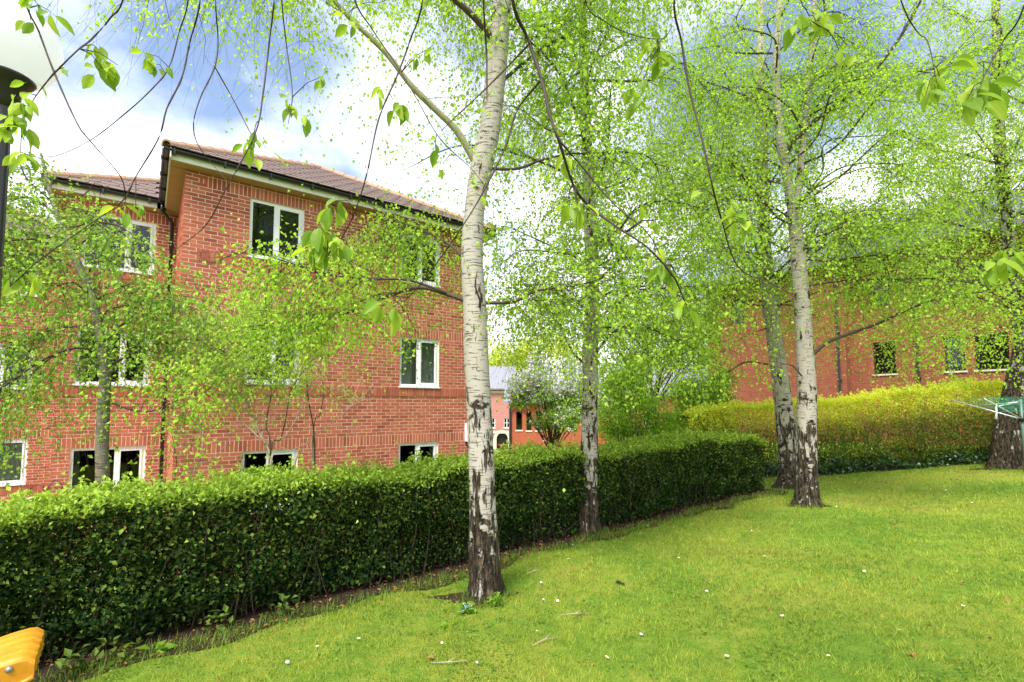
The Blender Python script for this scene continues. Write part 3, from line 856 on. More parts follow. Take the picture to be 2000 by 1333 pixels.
mb = MB(); sheet_with_holes(mb, tA, -.6, 6.1 + ZR, opsA, 0, .14); mb.poly([(tA, 0, -.6), (tA, .6, -.6), (tA, .6, 6.1 + ZR), (tA, 0, 6.1 + ZR)]); mb.poly([(0, 0, -.6), (0, 0, 6.1 + ZR), (0, 9, 6.1 + ZR), (0, 9, -.6)])
mb.build('wall', M['brick_right'], rblk)
mb = MB(); sheet_with_holes(mb, LB - tA, -.6, 6.1 + ZR, opsB, 0, .14)
mb.build('wall', M['brick_right'], rblk, loc=(tA, .45, 0))
mb = MB(); mb.poly([(LB, .45, -.6), (LB, 9, -.6), (LB, 9, 6.1 + ZR), (LB, .45, 6.1 + ZR)]); mb.poly([(0, 9, -.6), (LB, 9, -.6), (LB, 9, 6.1 + ZR), (0, 9, 6.1 + ZR)]); mb.build('back_wall', M['brick_right'], rblk)
mb = MB(); mb.poly([(.1, 3.2, -.5), (LB - .1, 3.2, -.5), (LB - .1, 3.2, 6 + ZR), (.1, 3.2, 6 + ZR)])
mb.poly([(.1, .7, 2.9 + ZR), (LB - .1, .7, 2.9 + ZR), (LB - .1, 8.9, 2.9 + ZR), (.1, 8.9, 2.9 + ZR)]); mb.build('floors', M['room'], rblk)
for o in opsA: window(rblk, (0, 0, 0), 0, *o, frame='dark_frame', glass='glass_far', fw=.05, split_at=0, sill=False, y=.08)
for o in opsB: window(rblk, (tA, .45, 0), 0, *o, frame='dark_frame', glass='glass_far', fw=.05, split_at=0, sill=False, y=.08)
for o in opsB[::2]:
    mb = MB(); mb.box(o[0] - .05, o[1] + .05, -.04, .08, o[2] - .06, o[2] - .002); mb.build('window_sill', M['stone'], rblk, loc=(tA, .45, 0))
for (pp, yy) in ((1639, 0.0), (1793, .45)):
    t_ = rb_t(pp, RB_OFF + yy); mb = MB(); mb.tube([(t_, yy - .08, 0), (t_, yy - .08, 6.05 + ZR)], .05, 10)
    for z in (1, 3, 5, 7): mb.box(t_ - .07, t_ + .07, yy - .06, yy, z, z + .06)
    mb.build('downpipe', M['black_pvc'], rblk)
mb = MB(); ze = 6.1 + ZR; h = 4.7
mb.poly([(-.4, -.4, ze), (LB + .4, -.4, ze), (LB - 4.3, h, ze + 2.6), (4.3, h, ze + 2.6)]); mb.poly([(-.4, 9.4, ze), (-.4, -.4, ze), (4.3, h, ze + 2.6)])
mb.poly([(LB + .4, -.4, ze), (LB + .4, 9.4, ze), (LB - 4.3, h, ze + 2.6)]); mb.poly([(LB + .4, 9.4, ze), (-.4, 9.4, ze), (4.3, h, ze + 2.6), (LB - 4.3, h, ze + 2.6)])
mb.box(-.4, LB + .4, -.42, -.38, ze - .16, ze)
mb.poly([(-.4, -.4, ze - .02), (LB + .4, -.4, ze - .02), (LB + .4, .45, ze - .02), (-.4, .45, ze - .02)])
mb.build('roof', M['slate'], rblk)

# ------------------------------------------------------------------ far buildings seen between the birches
def far_house(px0, px1, Y, z_e, rise, depth, label, mat, wins, door=None, frame='dark_frame', band=False, pipe=False):
    x0, x1 = (px0 - 1000) / 956 * Y, (px1 - 1000) / 956 * Y; W = x1 - x0; zb = ZC - 5.2
    h = thing('brick_building' if frame == 'dark_frame' else 'brick_house', (x0, Y, zb), 0, label, 'building'); e = z_e - (zb - ZC)
    ops = []
    for (a, b, ya, yb) in wins:
        ops.append(((a - px0) / 956 * Y, (b - px0) / 956 * Y, at(a, yb, Y)[2] - zb, at(a, ya, Y)[2] - zb))
    dr = None
    if door:
        a, b, ya, yb = door; dr = ((a - px0) / 956 * Y, (b - px0) / 956 * Y, .02, at(a, ya, Y)[2] - zb); 
    mb = MB(); sheet_with_holes(mb, W, -.3, e, ops + ([dr] if dr else []), 0, .15)
    for (p, q) in (((W, 0), (W, depth)), ((W, depth), (0, depth)), ((0, depth), (0, 0))): mb.poly([(p[0], p[1], -.3), (q[0], q[1], -.3), (q[0], q[1], e), (p[0], p[1], e)])
    mb.build('wall', M[mat], h)
    mb = MB(); mb.poly([(.05, 1.2, 0), (W - .05, 1.2, 0), (W - .05, 1.2, e), (.05, 1.2, e)]); mb.build('room_back', M['room'], h)
    for o in ops:
        w = window(h, (0, 0, 0), 0, *o, frame=frame, glass='glass_far', fw=.07, split_at=.5 if frame != 'dark_frame' else 0, sill=False, y=.06, casement=False)
        if frame != 'dark_frame':
            mb = MB(); zm = (o[2] + o[3]) / 2; mb.box(o[0] + .07, o[1] - .07, .055, .12, zm - .03, zm + .03); mb.build('glazing_bar', M[frame], w)
        mb = MB(); mb.box(o[0] - .06, o[1] + .06, -.05, .06, o[2] - .12, o[2] - .002); mb.build('window_sill', M['stone'], h)
    if dr:
        a, b, _, zt = dr; r = (b - a) / 2; mb = MB(); n = 10
        for k in range(n):
            a0, a1 = math.pi * k / n, math.pi * (k + 1) / n
            p0, p1 = (a + r + r * math.cos(a0), zt - r + r * math.sin(a0)), (a + r + r * math.cos(a1), zt - r + r * math.sin(a1))
            q0, q1 = (a + r + (r + .35) * math.cos(a0), zt - r + (r + .35) * math.sin(a0)), (a + r + (r + .35) * math.cos(a1), zt - r + (r + .35) * math.sin(a1))
            mb.poly([(p0[0], -.05, p0[1]), (q0[0], -.05, q0[1]), (q1[0], -.05, q1[1]), (p1[0], -.05, p1[1])])
        mb.box(a - .5, a, -.05, .1, 0, zt - r); mb.box(b, b + .5, -.05, .1, 0, zt - r); mb.build('archway', M['stone'], h)
        mb = MB(); mb.box(a, b, .3, .36, 0, zt); mb.build('door', M['black_metal'], h)
        mb = MB(); mb.box(a + .15, b - .4, .24, .295, .6, zt - 1.5); mb.build('door_panel', M['red_paint'], h, label='red lower panel of the arched door')
    if band:
        mb = MB(); zz = at(px0, 842, Y)[2] - zb; mb.box(0, W, -.06, -.002, zz - .3, zz); mb.build('string_course', M['stone'], h); mb = MB(); mb.box(0, W, -.05, -.003, e - .5, e - .25); mb.build('string_course', M['stone'], h)
    if pipe:
        mb = MB(); mb.tube([(.12, -.1, 0), (.12, -.1, e)], .09, 8); mb.build('downpipe', M['black_pvc'], h)
    mb = MB(); mb.poly([(-.4, -.4, e), (W + .4, -.4, e), (W + .4, depth / 2, e + rise), (-.4, depth / 2, e + rise)]); mb.poly([(-.4, depth + .4, e), (-.4, depth / 2, e + rise), (W + .4, depth / 2, e + rise), (W + .4, depth + .4, e)])
    mb.poly([(-.01, 0, e), (-.01, depth / 2, e + rise), (-.01, depth, e)]); mb.poly([(W + .01, 0, e), (W + .01, depth, e), (W + .01, depth / 2, e + rise)])
    mb.box(-.4, W + .4, -.5, -.4, e - .12, e + .05)
    mb.build('roof', M['slate'], h); return h
far_house(994, 1185, 40, .25, 2.2, 9, 'bright red brick building with narrow dark windows beyond the blossom tree', 'brick_far', [(1008, 1020, 804, 840), (1028, 1038, 804, 841), (1046, 1059, 804, 841), (1086, 1097, 804, 840), (1110, 1121, 804, 840)], pipe=True)
far_house(925, 1001, 58, 1.95, 3.0, 9, 'pale pink brick house with arched doorway and slate roof', 'brick_pink', [(984, 996, 817, 836), (955, 967, 817, 836)], (970, 992, 846, 880), frame='white_pvc', band=True)
far_house(1225, 1420, 46, 1.0, 3.0, 9, 'red brick house with grey slate roof half hidden by shrubs', 'brick_far', [(1260, 1275, 800, 835), (1330, 1345, 800, 835)], frame='white_pvc')
# ------------------------------------------------------------------ hedges
def hedge(name, label, path_fn, t0, t1, thick, top_fn, n_front, n_top, n_in, leaf, mat, nstem, tone_fn, inset=0.10, open_=0.0, ntone=0.25, big_near=None):
    base2 = path_fn((t0 + t1) / 2, thick / 2); gb = np.array([base2[0], base2[1], gz(base2[0], base2[1])])
    root = thing(name, tuple(gb), 0, label, 'hedge')
    def pt(t, s, z):
        q = np.array([path_fn(a, b) for a, b in zip(t, s)]); return np.stack([q[:, 0], q[:, 1], z], 1)
    def nz(t, z, k, f): return np.array([mnoise.noise(Vector((a * f, b * f * 1.3, k))) for a, b in zip(t, z)])
    P = []; N = []; Z = []
    t = rng.uniform(t0, t1, n_front); f = rng.uniform(0, 1, n_front)
    top = top_fn(t); q = np.array([path_fn(a, 0) for a in t]); g = gz(q[:, 0], q[:, 1])
    z = g + .06 + (top - g - .03) * f
    cl = nz(t, z, 1.7, 3.6)
    s = np.abs(rng.normal(size=n_front)) * inset + .15 * np.clip(-cl, 0, 1) - .07 * np.clip(cl, 0, 1)
    s += .16 * np.clip(.22 - f, 0, 1) * 2 + .05 * np.clip(f - .9, 0, 1) * 10
    s += .10 * nz(t, z * .4, 12.1, .9) + .05 * nz(t, z, 3.3, 2.2)
    hole = np.clip(nz(t, z, 8.3, 1.15) * 2.2 - .15, 0, 1) * np.clip(.95 - f, 0, 1)
    s += .35 * hole
    kp = rng.uniform(0, 1, n_front) > .55 * hole + open_ * np.clip(.75 - f, 0, 1) * 1.6 + .35 * np.clip(.3 - f, 0, 1)
    P.append(pt(t[kp], s[kp], z[kp])); nn = np.array([[U[1], -U[0], .25]]) if name == 'green_hedge' else np.array([[0, -1, .3]])
    N.append(np.repeat(nn, kp.sum(), 0)); Z.append(f[kp])
    t = rng.uniform(t0, t1, n_top); s = rng.uniform(0, thick, n_top); top = top_fn(t)
    bump = .085 * nz(t, s, 5.1, 1.9) + .05 * nz(t, s, 9.1, 6)
    z = top + bump - np.abs(rng.normal(size=n_top)) * .05 + rng.exponential(.018, n_top)
    P.append(pt(t, s, z)); N.append(np.repeat([[0, 0, 1.0]], n_top, 0)); Z.append(np.full(n_top, 1.05))
    t = rng.uniform(t0, t1, n_in); s = rng.uniform(.1, thick, n_in); q = np.array([path_fn(a, b) for a, b in zip(t, s)]); g = gz(q[:, 0], q[:, 1]); f = rng.uniform(.05, .98, n_in)
    P.append(pt(t, s, g + (top_fn(t) - g) * f)); N.append(rng.normal(size=(n_in, 3))); Z.append(f)
    ns = int(n_top / 60); m_ = 14; ts = rng.uniform(t0, t1, ns); ss = rng.uniform(-.02, thick, ns); H_ = rng.uniform(.04, .22, ns); tt = np.repeat(ts, m_); fr = rng.uniform(0, 1, ns * m_)
    sp = pt(tt + rng.normal(size=ns * m_) * .012 + fr * np.repeat(rng.normal(size=ns) * .04, m_), np.repeat(ss, m_) + fr * np.repeat(rng.normal(size=ns) * .04, m_), top_fn(tt) - .02 + fr * np.repeat(H_, m_))
    P.append(sp); N.append(np.repeat([[0, 0, 1.0]], len(sp), 0)); Z.append(np.full(len(sp), 1.15))
    P = np.concatenate(P); N = np.concatenate(N); Z = np.concatenate(Z); n = len(P)
    D = unit(rng.normal(size=(n, 3)) * .75 + N * .45 + np.array([0, 0, .12]))
    Nf = unit(N * .7 + np.array([0, 0, .6]) + rng.normal(size=(n, 3)) * .55)
    sz = leaf * rng.uniform(.55, 1.3, n)
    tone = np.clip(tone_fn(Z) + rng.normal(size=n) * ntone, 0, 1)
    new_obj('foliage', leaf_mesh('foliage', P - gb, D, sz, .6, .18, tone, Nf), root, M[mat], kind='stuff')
    m = nstem; t = rng.uniform(t0, t1, m); s = rng.uniform(.12, thick - .1, m); q = np.array([path_fn(a, b) for a, b in zip(t, s)]); S = np.stack([q[:, 0], q[:, 1], gz(q[:, 0], q[:, 1]) - .03], 1)
    D = unit(rng.normal(size=(m, 3)) * .22 + [0, 0, 1.0]); L = (top_fn(t) - S[:, 2]) * rng.uniform(.6, .95, m)
    v, f = batch_tubes(polyline_batch(S, D, L, np.zeros(m), 7, .04) - gb, np.linspace(.006, .002, 7)[None].repeat(m, 0) * rng.uniform(.6, 1.5, (m, 1)), 4)
    new_obj('stems', mesh_np('stems', v, f), root, M['limb'], kind='stuff')
    return root
def gtop(t):
    t = np.asarray(t, float); return ZC - .79 + .017 * t + .035 * np.sin(t * 1.7) + .025 * np.sin(t * 3.9 + 1) - .10 * sstep(9.9, 10.6, t)
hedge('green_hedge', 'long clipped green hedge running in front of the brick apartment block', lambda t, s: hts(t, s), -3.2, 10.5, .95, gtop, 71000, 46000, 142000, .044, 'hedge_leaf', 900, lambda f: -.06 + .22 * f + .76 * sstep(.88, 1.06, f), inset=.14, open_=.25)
YD = (YH1 - YH0) / np.linalg.norm(YH1 - YH0); YN = np.array([-YD[1], YD[0]])
def ytop(t):
    t = np.asarray(t, float); return ZC - .17 + .095 * t + .05 * np.sin(t * 1.3 + .5) + .03 * np.sin(t * 3.1) - .02 * sstep(7, 9, t)
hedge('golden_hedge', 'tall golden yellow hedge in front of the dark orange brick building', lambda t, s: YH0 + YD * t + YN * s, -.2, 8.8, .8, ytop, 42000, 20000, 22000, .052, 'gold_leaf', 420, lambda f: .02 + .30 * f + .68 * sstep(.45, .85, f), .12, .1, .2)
# ivy at the foot of the golden hedge
n = 5200; t = rng.uniform(-.2, 8.8, n); s = rng.uniform(-.14, .35, n); q = YH0 + np.outer(t, YD) + np.outer(s, YN)
hmax = .30 + .12 * np.sin(t * 2.1) + .1 * np.sin(t * 4.7); z = gz(q[:, 0], q[:, 1]) + hmax * rng.uniform(0, 1, n) * np.clip(1.2 - np.abs(s - .1) * 2, .3, 1)
P = np.stack([q[:, 0], q[:, 1], z], 1)
new_obj('ivy', leaf_mesh('ivy', P, rng.normal(size=(n, 3)) + [0, -.6, -.2], .075 * rng.uniform(.6, 1.2, n), .9, .12, None, rng.normal(size=(n, 3)) * .5 + [0, -.6, .9]), None, M['ivy_leaf'], label='dark low ivy along the foot of the golden hedge', cat='ivy', kind='stuff')

# ------------------------------------------------------------------ birches
def stem(pts, Y, lean=0.0, ground=True):
    """pts: (px, py, width px [, dY]) bottom to top"""
    out = []; rr = []
    for i, q in enumerate(pts):
        yy = Y + (q[3] if len(q) > 3 else 0); p = at(q[0], q[1], yy)
        if i == 0 and ground: p = np.array([p[0], p[1], float(gz(p[0], p[1])) - .06])
        out.append(p); rr.append(q[2] / 2 / F_PX * yy)
    return out, rr
def pl(*q): return [at(*a) for a in q]
tot = 0
GAPS = [(60, 60, 430, 700, .03), (430, 300, 720, 470, .10), (430, 0, 640, 120, .75), (430, 120, 640, 330, .45), (640, 60, 860, 420, .30), (640, 0, 860, 60, .55), (860, 230, 925, 440, .35),
        (960, 620, 1000, 760, .25), (1500, 330, 1560, 430, .5), (1590, 230, 1720, 400, .28), (1470, 20, 1560, 130, .5), (1720, 60, 1800, 130, .5), (1290, 30, 1360, 130, .55), (1180, 130, 1290, 200, .7), (1740, 200, 1800, 330, .6),
        (420, 690, 960, 900, .04), (560, 330, 900, 420, .5), (960, 800, 1500, 1000, .05), (1400, 770, 2000, 950, .03), (330, 440, 480, 560, .45), (1420, 640, 1480, 800, .35), (1600, 700, 1700, 800, .45), (1585, 560, 1660, 700, .5), (1660, 600, 1960, 760, .6), (640, 600, 790, 700, .5)]
b1 = ground_hit(950, 1168); Y1 = b1[1]
s1 = stem([(950, 1172, 60), (946, 1100, 56), (943, 1000, 52), (940, 900, 49), (936, 800, 48), (930, 700, 48), (927, 600, 46), (922, 500, 43), (928, 400, 40), (940, 330, 44), (957, 250, 42), (968, 150, 41), (976, 60, 40), (985, -60, 36), (1000, -250, 30), (1010, -600, 22), (1000, -1100, 10)], Y1)
T1, n1 = birch('largest silver birch with pale trunk, forked limb and ringed knots on the lawn', None, [s1],
    [(pl((925, 312, Y1), (892, 256, Y1 - .05), (852, 216, Y1 - .1), (802, 166, Y1 - .15), (752, 102, Y1 - .2), (690, 42, Y1 - .25), (600, -50, Y1 - .3), (500, -130, Y1 - .3)), .036, 'limb_moss', 1.0),
     (pl((925, 596, Y1 - .02), (884, 578, Y1), (820, 562, Y1 + .1), (760, 578, Y1 + .2), (700, 604, Y1 + .3), (620, 628, Y1 + .4), (540, 652, Y1 + .5), (460, 690, Y1 + .6)), .022, 'limb', 2.5),
     (pl((872, 572, Y1), (800, 548, Y1 - .1), (735, 545, Y1 - .2), (655, 540, Y1 - .2), (560, 512, Y1 - .3), (480, 492, Y1 - .4), (400, 520, Y1 - .5)), .013, 'limb', 2.2),
     (pl((922, 520, Y1), (880, 480, Y1 + .2), (830, 452, Y1 + .4), (770, 430, Y1 + .7), (720, 400, Y1 + .9)), .016, 'limb', 2.6),
     (pl((930, 592, Y1 - .02), (1000, 590, Y1 + .1), (1050, 568, Y1 + .2), (1110, 560, Y1 + .3), (1170, 548, Y1 + .4)), .018, 'limb', 2.0),
     (pl((935, 606, Y1 - .06), (938, 588, Y1 - .15), (928, 560, Y1 - .2), (932, 530, Y1 - .3)), .014, 'limb', 0),
     (pl((955, 330, Y1), (1010, 330, Y1 + .1), (1062, 312, Y1 + .2), (1130, 300, Y1 + .3), (1200, 320, Y1 + .4)), .016, 'limb', 1.1),
     (pl((975, 90, Y1), (900, 10, Y1 - .2), (780, -70, Y1 - .4), (620, -110, Y1 - .5), (440, -110, Y1 - .6), (300, -80, Y1 - .7)), .030, 'limb', 1.2),
     (pl((978, 20, Y1), (930, -60, Y1 + .2), (880, -100, Y1 + .5), (840, -110, Y1 + .8)), .018, 'limb', 3.0),
     (pl((980, 10, Y1), (1080, -60, Y1 + .1), (1200, -80, Y1 + .2), (1330, -60, Y1 + .3)), .026, 'limb', 1.1),
     (pl((968, 170, Y1), (1040, 110, Y1 + .5), (1110, 70, Y1 + .8), (1180, 60, Y1 + 1.0)), .018, 'limb', 1.0)],
    [(0, 9, ZC + 4.0, ZC + 7.5, 1.2, 2.4, 15, 50)],
    dict(n1=13, l1=.8, n2=8, l2=.85, droop1=.3, droop2=1.1, nleaf=12), M['bark'], GAPS, leaf=.037)
b2 = ground_hit(1150, 1042); Y2 = b2[1]
s2 = stem([(1150, 1044, 44), (1148, 980, 37), (1150, 900, 33), (1152, 820, 32), (1153, 740, 30), (1152, 690, 32), (1155, 640, 28), (1157, 560, 27), (1154, 470, 25), (1150, 380, 24), (1146, 280, 22), (1142, 180, 20), (1138, 50, 17), (1130, -150, 12), (1120, -420, 6)], Y2)
T2, n2 = birch('slender silver birch with dark diamond scars close to the green hedge', None, [s2],
    [(pl((1158, 700, Y2), (1180, 668, Y2 - .1), (1210, 642, Y2 - .2), (1250, 636, Y2 - .3), (1300, 655, Y2 - .4), (1350, 680, Y2 - .4)), .020, 'limb', .9),
     (pl((1148, 715, Y2), (1120, 690, Y2 + .1), (1095, 640, Y2 + .2), (1060, 590, Y2 + .3), (1030, 570, Y2 + .3)), .016, 'limb', 2.4),
     (pl((1160, 640, Y2), (1240, 640, Y2 + .4), (1290, 650, Y2 + .8), (1350, 680, Y2 + 1.0)), .015, 'limb', 1.0),
     (pl((1158, 585, Y2), (1200, 570, Y2 + .3), (1260, 560, Y2 + .6), (1340, 575, Y2 + .8)), .018, 'limb', 1.0)],
    [(0, 22, ZC + 1.9, ZC + 6.6, 1.3, 3.0, 5, 45), (0, 6, ZC + 1.2, ZC + 2.4, 1.0, 1.8, 0, 25)],
    dict(n1=11, l1=.95, n2=8, l2=.9, droop1=.3, droop2=1.05, nleaf=9), M['bark_twin'], GAPS, leaf=.047)
b3 = ground_hit(1576, 988); Y3 = b3[1]
s3 = stem([(1577, 990, 42), (1576, 930, 37), (1575, 860, 35), (1576, 780, 34), (1573, 700, 32), (1568, 620, 30), (1562, 540, 28), (1556, 470, 25), (1549, 410, 24)], Y3)
s3b = stem([(1549, 412, 20), (1538, 350, 17), (1526, 280, 17), (1518, 200, 15), (1516, 120, 14), (1522, 30, 13), (1528, -120, 10), (1530, -330, 4)], Y3, ground=False)
s3c = stem([(1550, 412, 18), (1562, 350, 14), (1569, 280, 13), (1576, 200, 12), (1585, 100, 11), (1592, 0, 9), (1600, -150, 5)], Y3, ground=False)
T3, n3 = birch('front silver birch of the close pair, straight white trunk forking high up', 'pair of birches by the hedge end', [s3, s3b, s3c],
    [(pl((1530, 303, Y3), (1556, 270, Y3 - .05), (1585, 242, Y3 - .1), (1640, 200, Y3 - .2), (1700, 146, Y3 - .3), (1756, 76, Y3 - .4), (1810, -20, Y3 - .5), (1850, -100, Y3 - .6)), .040, 'limb', .7),
     (pl((1588, 692, Y3), (1618, 668, Y3 - .05), (1660, 652, Y3 - .1), (1720, 630, Y3 - .2), (1785, 600, Y3 - .3), (1850, 580, Y3 - .4), (1920, 570, Y3 - .4)), .030, 'limb', .8),
     (pl((1570, 500, Y3), (1590, 478, Y3), (1625, 452, Y3 + .1), (1680, 416, Y3 + .2), (1740, 380, Y3 + .3)), .018, 'limb', .9),
     (pl((1570, 506, Y3), (1620, 510, Y3 - .2), (1680, 502, Y3 - .4), (1790, 496, Y3 - .7), (1860, 510, Y3 - .8)), .018, 'limb', 1.1),
     (pl((1570, 560, Y3), (1650, 548, Y3 - .3), (1740, 546, Y3 - .6), (1830, 545, Y3 - .9), (1940, 560, Y3 - 1.1)), .016, 'limb', 1.1),
     (pl((1566, 735, Y3 - .1), (1548, 715, Y3 - .2), (1530, 712, Y3 - .3), (1505, 720, Y3 - .4)), .012, 'limb', 0),
     (pl((1560, 440, Y3), (1500, 400, Y3 - .3), (1430, 390, Y3 - .6), (1370, 400, Y3 - .8)), .018, 'limb', .9)],
    [(0, 7, ZC + 2.2, ZC + 3.4, 1.4, 2.8, 5, 35), (1, 12, ZC + 3.3, ZC + 7.0, 1.4, 3.0, 5, 45), (2, 9, ZC + 3.3, ZC + 6.2, 1.4, 3.0, 5, 45)],
    dict(n1=10, l1=1.0, n2=8, l2=1.05, droop1=.3, droop2=1.1, nleaf=8), M['bark_twin'], GAPS, leaf=.047)
b4 = ground_hit(1541, 953); Y4 = b4[1]
s4 = stem([(1541, 955, 38), (1540, 900, 35), (1537, 850, 34), (1530, 790, 32), (1521, 720, 30), (1511, 650, 28), (1502, 590, 26), (1496, 520, 24), (1492, 430, 22), (1489, 330, 21), (1488, 230, 19), (1486, 120, 16), (1484, 0, 13), (1480, -200, 7)], Y4)
T4, n4 = birch('rear silver birch of the close pair, leaning trunk with dark blotches', 'pair of birches by the hedge end', [s4],
    [(pl((1500, 712, Y4), (1455, 708, Y4 - .1), (1420, 730, Y4 - .2), (1380, 758, Y4 - .3)), .016, 'limb', .8),
     (pl((1500, 640, Y4), (1450, 660, Y4 - .2), (1410, 690, Y4 - .3)), .012, 'limb', .8),
     (pl((1496, 600, Y4), (1450, 590, Y4 - .3), (1400, 560, Y4 - .6), (1340, 560, Y4 - .9)), .016, 'limb', 1.0)],
    [(0, 22, ZC + 1.9, ZC + 7.2, 1.4, 3.3, 5, 45), (0, 6, ZC + 1.9, ZC + 3.2, 1.6, 2.6, 0, 20)],
    dict(n1=10, l1=1.0, n2=8, l2=1.05, droop1=.3, droop2=1.1, nleaf=8), M['bark_twin'], GAPS, leaf=.048)
b5 = ground_hit(1962, 914); Y5 = b5[1]
s5 = stem([(1968, 916, 54), (1973, 860, 51), (1982, 800, 48), (1996, 740, 46), (2009, 680, 44), (2020, 600, 40), (2028, 480, 36), (2030, 300, 30), (2040, 50, 20), (2045, -200, 10)], Y5)
s5b = stem([(2002, 730, 26), (1994, 640, 24), (1975, 520, 22), (1962, 400, 20), (1953, 280, 18), (1948, 160, 16), (1945, 0, 13), (1940, -200, 6)], Y5 + .1, ground=False)
T5, n5 = birch('old birch with thick dark fissured trunk behind the rotary dryer', None, [s5, s5b],
    [(pl((1990, 600, Y5), (1900, 556, Y5 - .3), (1800, 545, Y5 - .6), (1700, 560, Y5 - .8)), .022, 'limb', 1.0),
     (pl((1985, 640, Y5), (1920, 640, Y5 - .5), (1850, 650, Y5 - .9), (1780, 670, Y5 - 1.1)), .020, 'limb', 1.2)],
    [(0, 10, ZC + 2.0, ZC + 7.0, 1.5, 3.2, 5, 40), (1, 26, ZC + 1.8, ZC + 7.5, 1.6, 3.8, 0, 40)],
    dict(n1=11, l1=1.1, n2=8, l2=1.0, droop1=.3, droop2=1.05, nleaf=9), M['bark_dark'], GAPS, leaf=.047, flare=.55)
# weeping birch between the hedge and the block
GAP7 = [(290, 770, 330, 960, .3), (330, 330, 480, 520, .12), (330, 520, 430, 580, .5), (210, 830, 330, 1000, .02), (60, 905, 210, 1000, .02), (0, 930, 300, 1100, 0), (100, 330, 330, 400, .05), (250, 400, 330, 520, .35), (200, 400, 330, 460, .35), (215, 775, 330, 960, .25), (130, 860, 200, 960, .25), (360, 750, 600, 960, .15), (0, 0, 330, 315, 0)]
Y7 = 5.9
s7 = stem([(198, 1060, 24), (199, 960, 22), (199, 880, 21), (202, 800, 20), (205, 730, 19), (196, 650, 17), (172, 560, 15), (140, 490, 13), (112, 420, 10), (92, 350, 7), (80, 300, 4)], Y7)
T7, n7 = birch('weeping birch with leaning trunk between the green hedge and the apartment block', None, [s7],
    [(pl((203, 770, Y7), (225, 790, Y7 - .05), (280, 805, Y7 - .1), (320, 795, Y7 - .15), (370, 770, Y7 - .2)), .014, 'limb', .5),
     (pl((205, 720, Y7), (260, 690, Y7 + .1), (320, 670, Y7 + .2), (390, 660, Y7 + .3)), .016, 'limb', 1.3),
     (pl((202, 690, Y7), (150, 680, Y7 - .1), (90, 700, Y7 - .2), (30, 740, Y7 - .3), (-30, 780, Y7 - .4)), .016, 'limb', 1.4),
     (pl((190, 640, Y7), (120, 640, Y7 + .1), (60, 660, Y7 + .2), (0, 690, Y7 + .2)), .015, 'limb', 1.4),
     (pl((175, 565, Y7), (240, 560, Y7 - .1), (300, 570, Y7 - .2), (350, 600, Y7 - .3)), .015, 'limb', 1.4),
     (pl((160, 530, Y7), (90, 500, Y7 + .2), (30, 500, Y7 + .4), (-40, 520, Y7 + .5)), .014, 'limb', 1.4),
     (pl((135, 480, Y7), (180, 440, Y7 - .1), (230, 440, Y7 - .3), (270, 470, Y7 - .4)), .012, 'limb', 1.2),
     (pl((115, 425, Y7), (70, 390, Y7 + .1), (20, 390, Y7 + .1), (-30, 410, Y7 + .1)), .011, 'limb', 1.5),
     (pl((200, 680, Y7), (230, 640, Y7 + .5), (280, 620, Y7 + .9)), .013, 'limb', 1.4)],
    [(0, 10, ZC + .9, ZC + 2.9, .5, 1.2, 0, 40)],
    dict(n1=13, l1=.65, n2=8, l2=.85, droop1=.4, droop2=1.2, nleaf=11), M['bark_left'], GAP7, 'weep_leaf', .044)

